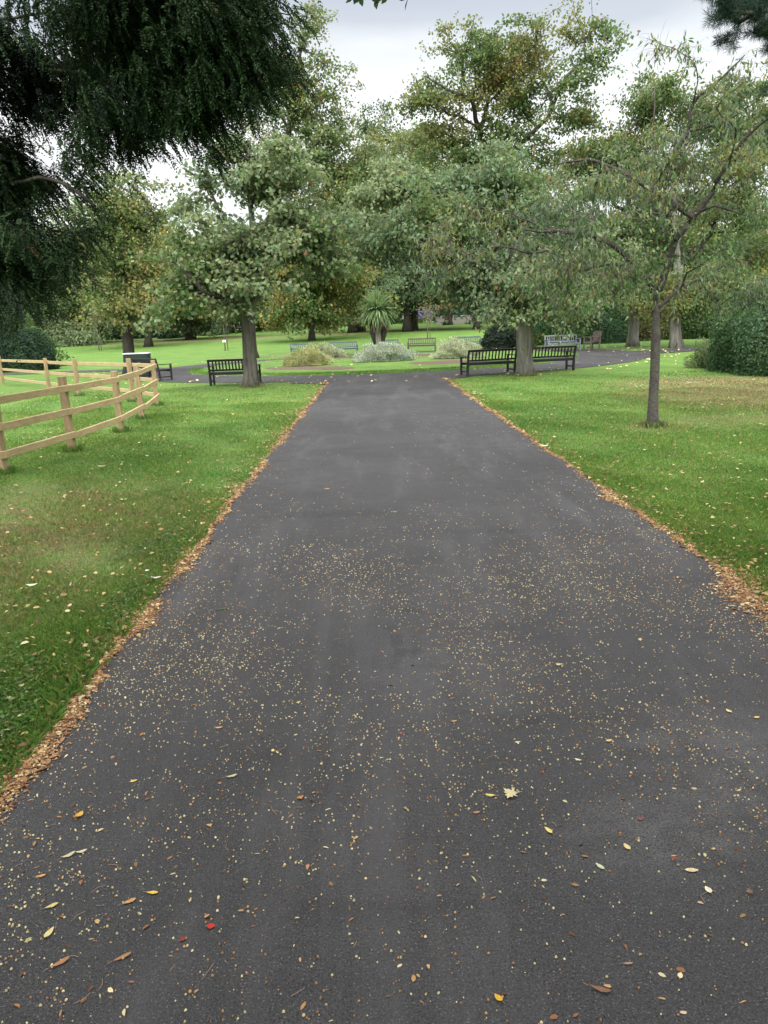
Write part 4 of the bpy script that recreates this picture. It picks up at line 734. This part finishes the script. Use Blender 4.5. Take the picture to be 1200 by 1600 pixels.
for (tx, ty, tr_, nn) in [(4.2, 11.06, .09, 500), (-3.63, 22.28, .24, 500), (4.66, 22.9, .26, 500), (-4.60, 9.06, .07, 260), (-4.40, 10.72, .07, 260), (-4.36, 12.75, .07, 220), (-4.56, 14.63, .07, 200), (-5.05, 17.4, .07, 160), (-6.0, 18.7, .07, 140), (-8.35, 21.3, .07, 120)]:   # longer tufts the mower leaves round trunks and posts
    q_ = np.random.RandomState(int(ty*10)); az = q_.uniform(0, 6.28, nn); rd = tr_+np.abs(q_.normal(size=nn))*.05; p = np.column_stack([tx+rd*np.cos(az), ty+rd*np.sin(az), np.zeros(nn)]); a2 = q_.uniform(0, 6.28, nn); d = np.column_stack([np.cos(a2), np.sin(a2), 0*a2]); s = np.column_stack([-np.sin(a2), np.cos(a2), 0*a2]); H = q_.uniform(.03, .11, nn)[:, None]; w_ = .003+.0003*ty
    V = np.stack([p-s*w_, p+s*w_, p+d*H*.2+s*w_*.7+[0, 0, 1]*H*.6, p+d*H*.5+[0, 0, 1]*H, p+d*H*.2-s*w_*.7+[0, 0, 1]*H*.6], 1).reshape(-1, 3); Vs.append(V); Fs.append(np.arange(nn*5).reshape(-1, 5)+off); off += len(V); Cs.append(q_.uniform(.7, 1.3, (nn, 1))*np.ones((1, 3)))
r = np.random.RandomState(77); m_ = 9000; an = r.uniform(math.pi, 2*math.pi, m_); rd = RC-r.uniform(-.03, .5, m_)**1.0; x = CX0+rd*np.cos(an); y = CY0+rd*np.sin(an)   # rim of the round lawn
p = np.column_stack([x, y, hv(x, y)+.05]); az = r.uniform(0, 6.28, m_); d = np.column_stack([np.cos(az), np.sin(az), 0*az]); s = np.column_stack([-np.sin(az), np.cos(az), 0*az]); H = r.uniform(.03, .09, m_)[:, None]
V = np.stack([p-s*.008, p+s*.008, p+d*H*.2+s*.006+[0, 0, 1]*H*.6, p+d*H*.5+[0, 0, 1]*H, p+d*H*.2-s*.006+[0, 0, 1]*H*.6], 1).reshape(-1, 3); Vs.append(V); Fs.append(np.arange(m_*5).reshape(-1, 5)+off); off += len(V); Cs.append(r.uniform(.8, 1.4, (m_, 1))*np.ones((1, 3)))
tag(mk('grass_blades', np.concatenate(Vs), np.concatenate(Fs), BLADE, col=np.concatenate(Cs)), 'short green grass growing on both sides of the path', 'grass', None, 'stuff')
# clover and weeds along the left verge
r = np.random.RandomState(12); n = 5200; y = r.uniform(2.2, 6.0, n); x = PL-.08-np.abs(r.normal(size=n))*.28; k = sn(np.column_stack([x, y]), 4, 3) > .0; x = x[k]; y = y[k]; n = len(x); P = np.column_stack([x, y, r.uniform(.01, .045, n)])
V, F = leafmesh(P, r.normal(size=(n, 3))*[1, 1, .25], r.normal(size=(n, 3))*.35+[0, 0, 1], r.uniform(.012, .028, n), r.uniform(.010, .022, n), 'hex')
tag(mk('verge_weeds', V, F, LEAF, col=pick([((.07, .14, .03), 3), ((.11, .18, .05), 2), ((.05, .09, .02), 2)], r.uniform(size=n), r)), 'low broad-leaved weeds in the grass along the left path edge', 'weeds', None, 'stuff')

# ------------------------------------------------------------------ litter
def scatter(name, lab, cat, x, y, z0, L, Wd, pal, seed, kind='hex', curl=.35, mat=None, key=None, zj=.004):
    r = np.random.RandomState(seed); n = len(x); az = r.uniform(0, 6.28, n); A = np.column_stack([np.cos(az), np.sin(az), r.normal(size=n)*curl*.4]); N = r.normal(size=(n, 3))*curl+[0, 0, 1]
    P = np.column_stack([x, y, hv(x, y)+z0+r.uniform(0, zj, n)]); V, F = leafmesh(P, A, N, L, Wd, kind)
    V[:, 2] = np.maximum(V[:, 2], hv(V[:, 0], V[:, 1])+z0*.9)
    return tag(mk(name, V, F, mat or LITTER, col=pick(pal, r.uniform(size=n) if key is None else key, r)), lab, cat, None, 'stuff')
DRY = [((.27, .135, .052), 3), ((.37, .22, .095), 2.8), ((.19, .085, .036), 2.2), ((.48, .40, .22), 1.8), ((.08, .038, .02), 1.5)]
r = np.random.RandomState(21)
X_ = []; Y_ = []; L_ = []
for side, y0, n in ((-1, 2.0, 42000), (1, 3.4, 36000)):
    u = r.uniform(size=n*2); y = y0*(23.0/y0)**(u**.95); wv = (.056+.03*np.sin(y*1.9+side)+.022*np.sin(y*5.1))*(.60+.35*np.sin(y*3.3+side*2)**2+2.1*np.exp(-(y-y0)/1.0)); dd = r.normal(size=n*2)*wv*.52
    x = np.where(side < 0, PL+wob(y, 1)+.0, PR+wob(y, 2.4))+dd*1.0+(-.0 if side < 0 else .0); x = np.where(r.uniform(size=n*2) < .10, x+side*np.abs(r.normal(size=n*2))*.16, x); keep = r.uniform(size=n*2) < .48*(1+.85*np.tanh(2*sn(np.column_stack([x*2.5, y]), 2.9, 14))); X_.append(x[keep]); Y_.append(y[keep])
x = np.concatenate(X_); y = np.concatenate(Y_); L = (.004+.014*r.uniform(size=len(x))**1.8)*(1+.08*y)*np.where(r.uniform(size=len(x)) < .07, 2.3, 1)
scatter('edge_leaf_litter', 'orange-brown leaf litter banked along both edges of the path', 'leaf litter', x, y, .020, L, L*r.uniform(.3, .7, len(x)), DRY, 31, curl=.20, zj=.007)
# leaves strewn over both lawns
n = 3600; u = r.uniform(size=n); y = 2.6*(24/2.6)**(u**.8); lim = .6*y+1; sd = r.uniform(size=n) < .5; x = np.where(sd, PL-r.uniform(size=n)**1.1*(lim+PL), PR+r.uniform(size=n)**1.1*np.maximum(lim-PR, 0)); k = ((~sd) & (lim > PR+.1)) | sd; x = x[k]; y = y[k]
L = r.uniform(.014, .042, len(x))*(1+.03*y); scatter('lawn_leaves', 'yellow and brown fallen leaves strewn thinly over both lawns', 'fallen leaves', x, y, .035, L, L*r.uniform(.4, .85, len(x)), [((.33, .25, .11), 3), ((.38, .31, .17), 1.2), ((.24, .15, .06), 2.5), ((.12, .07, .035), 2)], 32, kind='hex', curl=.5)
n = 420; an = r.uniform(0, 6.28, n); rd = RO+.1+r.uniform(size=n)*2; x = CX0+rd*np.cos(an); y = CY0+rd*np.sin(an); n = 500; x = np.concatenate([x, r.uniform(-8, 14, n)]); y = np.concatenate([y, r.uniform(24, 50, n)])
L = r.uniform(.06, .13, len(x)); scatter('ring_leaves', 'pale fallen leaves lying round the ring path and round lawn', 'fallen leaves', x, y, .085, L, L*.6, [((.60, .45, .25), 3), ((.42, .24, .12), 2)], 33, curl=.4)
b = G(1190, 595); n = 1100; x = b[0]-1.2+r.normal(size=n)*1.6; y = b[1]-.2+r.normal(size=n)*.6; L = r.uniform(.02, .05, n); scatter('hedge_leaf_litter', 'brown leaf litter drifted under the dark hedge on the right', 'leaf litter', x, y, .03, L, L*.5, DRY, 34)
# small cream and orange seeds on the asphalt
def seeds(n, seed):
    r = np.random.RandomState(seed); u = r.uniform(size=n*7); y = 1.15*(19/1.15)**(u**.9); x = r.uniform(PL+.02, PR-.02, len(y)); P = np.column_stack([x, y])
    big_ = np.exp(-((y-4.3)/1.5)**2)*1.0+np.exp(-((y-2.2)/1.2)**2)*np.clip(1.1-.45*(x+.9), .35, 1.3)*.62+.07
    big_ = np.where((y > 5.5) & (x < .3), big_*.45, big_); big_ *= np.clip(.25+1.1*(sn(P, 2.1, 41)*.5+.5)**1.4*1.7, .1, 2.2); big_ *= np.where(y < 1.9, .8, 1)*np.clip(1.25-(y-5)*.12, .16, 1)
    big_ += .8*np.exp(-np.minimum(x-PL, PR-x)/.16)*np.exp(-(y-2)/6)
    k = r.uniform(size=n*7) < big_*.62; x = x[k][:n]; y = y[k][:n]
    # a third of them lie in little knots
    m_ = len(x); j = r.randint(m_, size=m_); kn = r.uniform(size=m_) < .42; x = np.where(kn, x[j]+r.normal(size=m_)*.022, x); y = np.where(kn, y[j]+r.normal(size=m_)*.022, y); x = np.clip(x, PL, PR)
    R = (.0017+.0029*r.uniform(size=m_)**1.5)*(1+.05*np.clip(y-2, 0, 6)); a = np.linspace(0, 2*np.pi, 7)[:-1]; sq = r.uniform(.65, 1, m_); th = r.uniform(0, 6.28, m_)
    dx = np.cos(a)[None]*R[:, None]; dy = np.sin(a)[None]*(R*sq)[:, None]; rx = dx*np.cos(th)[:, None]-dy*np.sin(th)[:, None]; ry = dx*np.sin(th)[:, None]+dy*np.cos(th)[:, None]
    lo = np.stack([x[:, None]+rx, y[:, None]+ry, np.full_like(rx, .0185)+(R*.25)[:, None]], -1); hi = np.stack([x[:, None]+rx*.55, y[:, None]+ry*.55, np.full_like(rx, .0185)+(R*1.1)[:, None]], -1)
    V = np.concatenate([lo, hi], 1).reshape(-1, 3); b_ = (np.arange(m_)*12)[:, None]; i = np.arange(6)[None]; i2 = (i+1) % 6
    Q = np.stack([b_+i, b_+i2, b_+6+i2, b_+6+i], -1).reshape(-1, 4); T = b_+6+np.arange(6)[None]
    org = r.uniform(size=m_) < np.clip(.20+.22*sn(np.column_stack([x, y]), 1.6, 9)+.25*np.exp(-(y-1.2)/1.0), 0, .85); c = np.where(org[:, None], np.array([[.36, .18, .06]]), np.array([[.52, .44, .23]]))*r.uniform(.5, 1.25, (m_, 1)); br_ = r.uniform(size=m_) < .1; c[br_] = (.24, .12, .06)
    tag(mk('fallen_seeds', V, [Q, T], SEED, col=np.concatenate([np.repeat(c, 6, 0), c])), 'tiny cream and orange seeds peppered over the dark path', 'seeds', None, 'stuff')
seeds(15000, 51)
n = 3400; u = r.uniform(size=n); y = 1.2*(14/1.2)**u; x = r.uniform(PL, PR, n); k = r.uniform(size=n) < np.clip(.25+.8*np.exp(-(x-PL)/.7)+.3*np.exp(-(PR-x)/.4), 0, 1); x = x[k]; y = y[k]; L = r.uniform(.008, .026, len(x)); scatter('path_crumbs', 'small brown leaf crumbs and flakes on the path', 'leaf crumbs', x, y, .0195, L, L*r.uniform(.25, .6, len(x)), DRY, 35, curl=.25, zj=.001)
def twigs():
    r = np.random.RandomState(66); M = MB()
    for k in range(170):
        y = 1.25*(7/1.25)**r.uniform(); x = r.uniform(PL, PR) if r.uniform() < .6 else PL+abs(r.normal())*.6; a = r.uniform(0, 6.28); L = r.uniform(.015, .055); b_ = np.array([x, y, .0205]); d = np.array([math.cos(a), math.sin(a), 0]); s = np.array([-d[1], d[0], 0])
        M.tube([b_, b_+d*L*.5+s*r.normal()*L*.12+[0, 0, .001], b_+d*L+[0, 0, .0005]], .0007, 4)
    tag(M.build('fine_twigs', plain('twig_brown', (.28, .17, .10))), 'hair-thin dry stalks scattered on the path', 'twigs', None, 'stuff')
twigs()
# single leaves on the path that can be told apart
def leaf_at(px, py, L, Wd, c, ang, lab, shape='oval', curl=.12, grp=None, name='fallen_leaf', cat='leaf', onpath=True):
    p = G(px, py); z = .0215 if onpath else .05; r = np.random.RandomState(int(px*7+py)); n_ = 10; V = []; F = []
    if shape == 'maple':
        ang_ = [(-180, .25), (-150, .62), (-135, .45), (-115, .95), (-100, .62), (-82, .72), (-62, .5), (-50, .98), (-32, .6), (-22, .72), (-12, .5), (0, 1.25), (12, .5), (22, .72), (32, .6), (50, .98), (62, .5), (82, .72), (100, .62), (115, .95), (135, .45), (150, .62)]
        V.append((0, 0, .004)); 
        for a_, q in ang_: a_ = math.radians(a_); q *= L*.5*r.uniform(.9, 1.08); V.append((math.cos(a_)*q, math.sin(a_)*q*Wd/L, .004+abs(r.normal())*.006*q/L+.25*q*q*curl/L))
        m_ = len(ang_); F = [(0, 1+i, 1+(i+1) % m_) for i in range(m_)]; F = [np.array(F)]
    else:
        for i in range(n_+1):
            f = i/n_; w = Wd*.5*math.sin(math.pi*f**(.85 if shape == 'oval' else 1.4))**.8*(1+r.normal()*.06); x_ = (f-.5)*L; bend = curl*.45*L*(2*f-1)**2
            V += [(x_, w, bend+w*curl*.8), (x_, 0, bend*.9), (x_, -w, bend+w*curl*.8*r.uniform(.3, 1.2))]
        for i in range(n_): a_ = i*3; F += [(a_, a_+1, a_+4, a_+3), (a_+1, a_+2, a_+5, a_+4)]
        F = [np.array(F)]
    V = np.array(V); V[:, 1] += .25*V[:, 0]**2/max(L, .01)*r.uniform(-1, 1); base_ = empty(name, (p[0], p[1], z+h(p[0], p[1])), math.radians(ang)); tag(base_, lab, cat, grp)
    nf = sum(len(f) for f in F); cc = np.array(c)*np.array([.74, .69, .60])*r.uniform(.85, 1.12, (nf, 1)); mk('blade', V, F, LITTER, base_, col=cc)
    M = MB(); M.tube([(-L*.5, 0, .001), (-L*.62, L*.03, .0012), (-L*.75, L*.07*r.uniform(-1, 1), .0012)], max(.0005, L*.012), 4); M.build('stalk', LITTER_STALK, base_)
LITTER_STALK = plain('stalk_brown', (.30, .2, .1))
CR = (.66, .58, .36); YE = (.68, .50, .10); TA = (.48, .28, .12); OR = (.58, .30, .09); PG = (.52, .60, .42); BR = (.24, .12, .07)
for a_ in [(796, 1250, .075, .062, (.60, .55, .34), 5, 'large pale lobed leaf right of the middle of the path', 'maple', .2), (766, 1251, .036, .014, (.62, .58, .20), -12, 'yellow-green oval leaf touching the large lobed leaf'),
        (857, 1306, .036, .015, (.74, .62, .22), 118, 'bright yellow oval leaf below the large lobed leaf'), (979, 1332, .030, .017, (.72, .60, .30), 110, 'pale yellow pointed leaf above the green-white leaf, on the right'), (937, 1363, .033, .014, PG, 125, 'pale green-white leaf lying alone'),
        (1080, 1369, .040, .016, (.72, .60, .40), -5, 'broad cream leaf on the right of the path'), (1106, 1400, .027, .018, (.78, .76, .62), 100, 'near-white round leaf just below the broad cream leaf'), (779, 1571, .026, .014, (.72, .46, .04), 130, 'golden curled leaf at the bottom edge of the photo', 'oval', .4),
        (951, 1165, .030, .014, (.66, .50, .22), 20, 'small tan leaf above the worn grey patch', 'oval', .3), (1138, 1118, .030, .018, (.72, .58, .28), 110, 'yellow leaf near the right side by itself'), (1182, 1128, .026, .014, (.70, .52, .20), 10, 'yellow oval leaf closest to the right frame edge'), (809, 1167, .024, .010, (.74, .66, .50), 5, 'slim cream leaf up the middle of the path'),
        (903, 1195, .026, .010, (.74, .70, .54), -30, 'slim pale leaf below the tan leaf'), (427, 1180, .018, .014, (.70, .62, .26), 90, 'small round yellow leaf left of the middle'), (239, 1404, .038, .012, (.72, .50, .08), -5, 'long bright yellow leaf on the lower left', 'point'), (203, 1418, .042, .014, (.50, .27, .13), 30, 'rusty brown pointed leaf beside the long yellow one', 'point'),
        (126, 1282, .034, .022, (.66, .42, .08), 70, 'amber curled leaf at the left of the path', 'oval', .4), (108, 1346, .045, .014, (.60, .56, .38), 35, 'pale folded leaf left of the amber leaf row', 'point', .3), (128, 1340, .038, .012, (.62, .58, .42), 15, 'pale narrow leaf touching the pale folded one', 'point', .3), (82, 1425, .040, .014, (.58, .50, .22), 30, 'long rusty leaf at the lower left', 'point'),
        (78, 1468, .040, .017, (.66, .60, .30), 75, 'pale yellow upright leaf near the lower left corner', 'oval', .25), (95, 1515, .055, .014, (.40, .20, .10), 38, 'dark brown slanted leaf near the lower left corner', 'point', .2), (210, 1228, .028, .012, (.70, .52, .16), 25, 'small golden leaf near the left verge'), (470, 1255, .026, .016, (.48, .24, .10), 30, 'rust-brown curled leaf left of centre', 'oval', .45),
        (343, 1144, .032, .012, (.68, .40, .18), 10, 'orange-tan leaf on the upper left of the bare asphalt'), (362, 1221, .045, .013, (.52, .48, .34), 15, 'grey-cream shrivelled leaf left of centre', 'point', .3), (331, 1457, .022, .019, (.50, .03, .02), 0, 'bright red petal-like leaf at the lower left'), (287, 1477, .020, .014, (.22, .04, .025), 40, 'dull red crumpled leaf beside the bright red one'),
        (627, 1153, .014, .013, (.45, .10, .08), 0, 'tiny dark red leaf in the middle of the path'), (1000, 1288, .016, .015, (.30, .06, .06), 0, 'tiny maroon leaf on the right'), (937, 1557, .055, .014, (.22, .12, .08), -25, 'dark brown curled leaf at the bottom of the path', 'point', .3), (980, 1516, .028, .007, (.36, .24, .17), 0, 'thin brown sliver on the lower right', 'point'),
        (1052, 1353, .026, .018, (.30, .09, .05), 10, 'reddish brown crumpled leaf left of the broad cream leaf', 'maple', .3), (744, 1278, .028, .012, (.38, .20, .14), 5, 'brownish pink leaf below the yellow-green leaf', 'point'), (710, 1134, .026, .010, (.56, .34, .18), 10, 'tan leaf in the middle distance of the path'), (1170, 1405, .032, .022, (.24, .15, .10), 60, 'dark crumpled leaf at the right frame edge', 'maple', .3),
        (873, 1046, .060, .028, (.60, .56, .30), 0, 'two-lobed yellowish leaf far right of centre', 'maple', .2), (512, 767, .055, .025, (.55, .38, .18), 0, 'single tan leaf far up the middle of the path'), (346, 957, .095, .020, (.06, .11, .05), 12, 'dark green frond piece on the left of the path', 'point', .1), (467, 1104, .022, .012, (.66, .48, .22), 30, 'small honey-coloured leaf left of centre, mid distance'),
        (1000, 1005, .030, .02, (.66, .46, .18), 60, 'amber leaf on the right, mid distance'), (850, 1385, .018, .010, (.64, .60, .46), 0, 'tiny pale chip below the yellow oval leaf'), (192, 1498+8, .05, .012, (.38, .2, .1), 32, 'slim brown leaf close to the lower left corner', 'point', .2), (1062, 1545-10, .02, .012, (.78, .7, .45), 60, 'small cream leaf at the lower right', 'oval'), (65, 1378, .03, .012, (.55, .33, .14), 10, 'tan leaf at the far left of the path', 'point')]:
    leaf_at(*a_, grp='single leaves lying on the path') if len(a_) == 9 else leaf_at(*a_, **dict(grp='single leaves lying on the path'))
for a_ in [(52, 926, .075, .035, (.66, .64, .56), 15, 'whitish curled leaf on the dry left lawn', 'oval', .35), (245, 914, .080, .028, (.62, .58, .55), -8, 'pale folded leaf on the left leaf-littered edge', 'point', .3), (231, 902, .028, .024, (.8, .8, .8), 0, 'small white scrap beside the left path edge'), (741, 616, .16, .10, (.80, .82, .82), 10, 'white scrap on the grass near the right path corner', 'maple', .2),
        (850, 703, .13, .05, (.72, .64, .52), 10, 'pale leaf on the right leaf-littered edge', 'oval', .3), (908, 622, .12, .09, (.07, .055, .04), 0, 'dark clod-like leaf on the right lawn', 'maple', .5), (1075, 602, .22, .07, (.50, .48, .42), -5, 'grey-white leaf on the dry patch of the right lawn', 'point', .2), (160, 735, .11, .05, (.55, .46, .28), 10, 'tan leaf below the timber fence', 'oval', .3)]:
    leaf_at(*a_, onpath=False, grp='larger leaves lying on the grass')
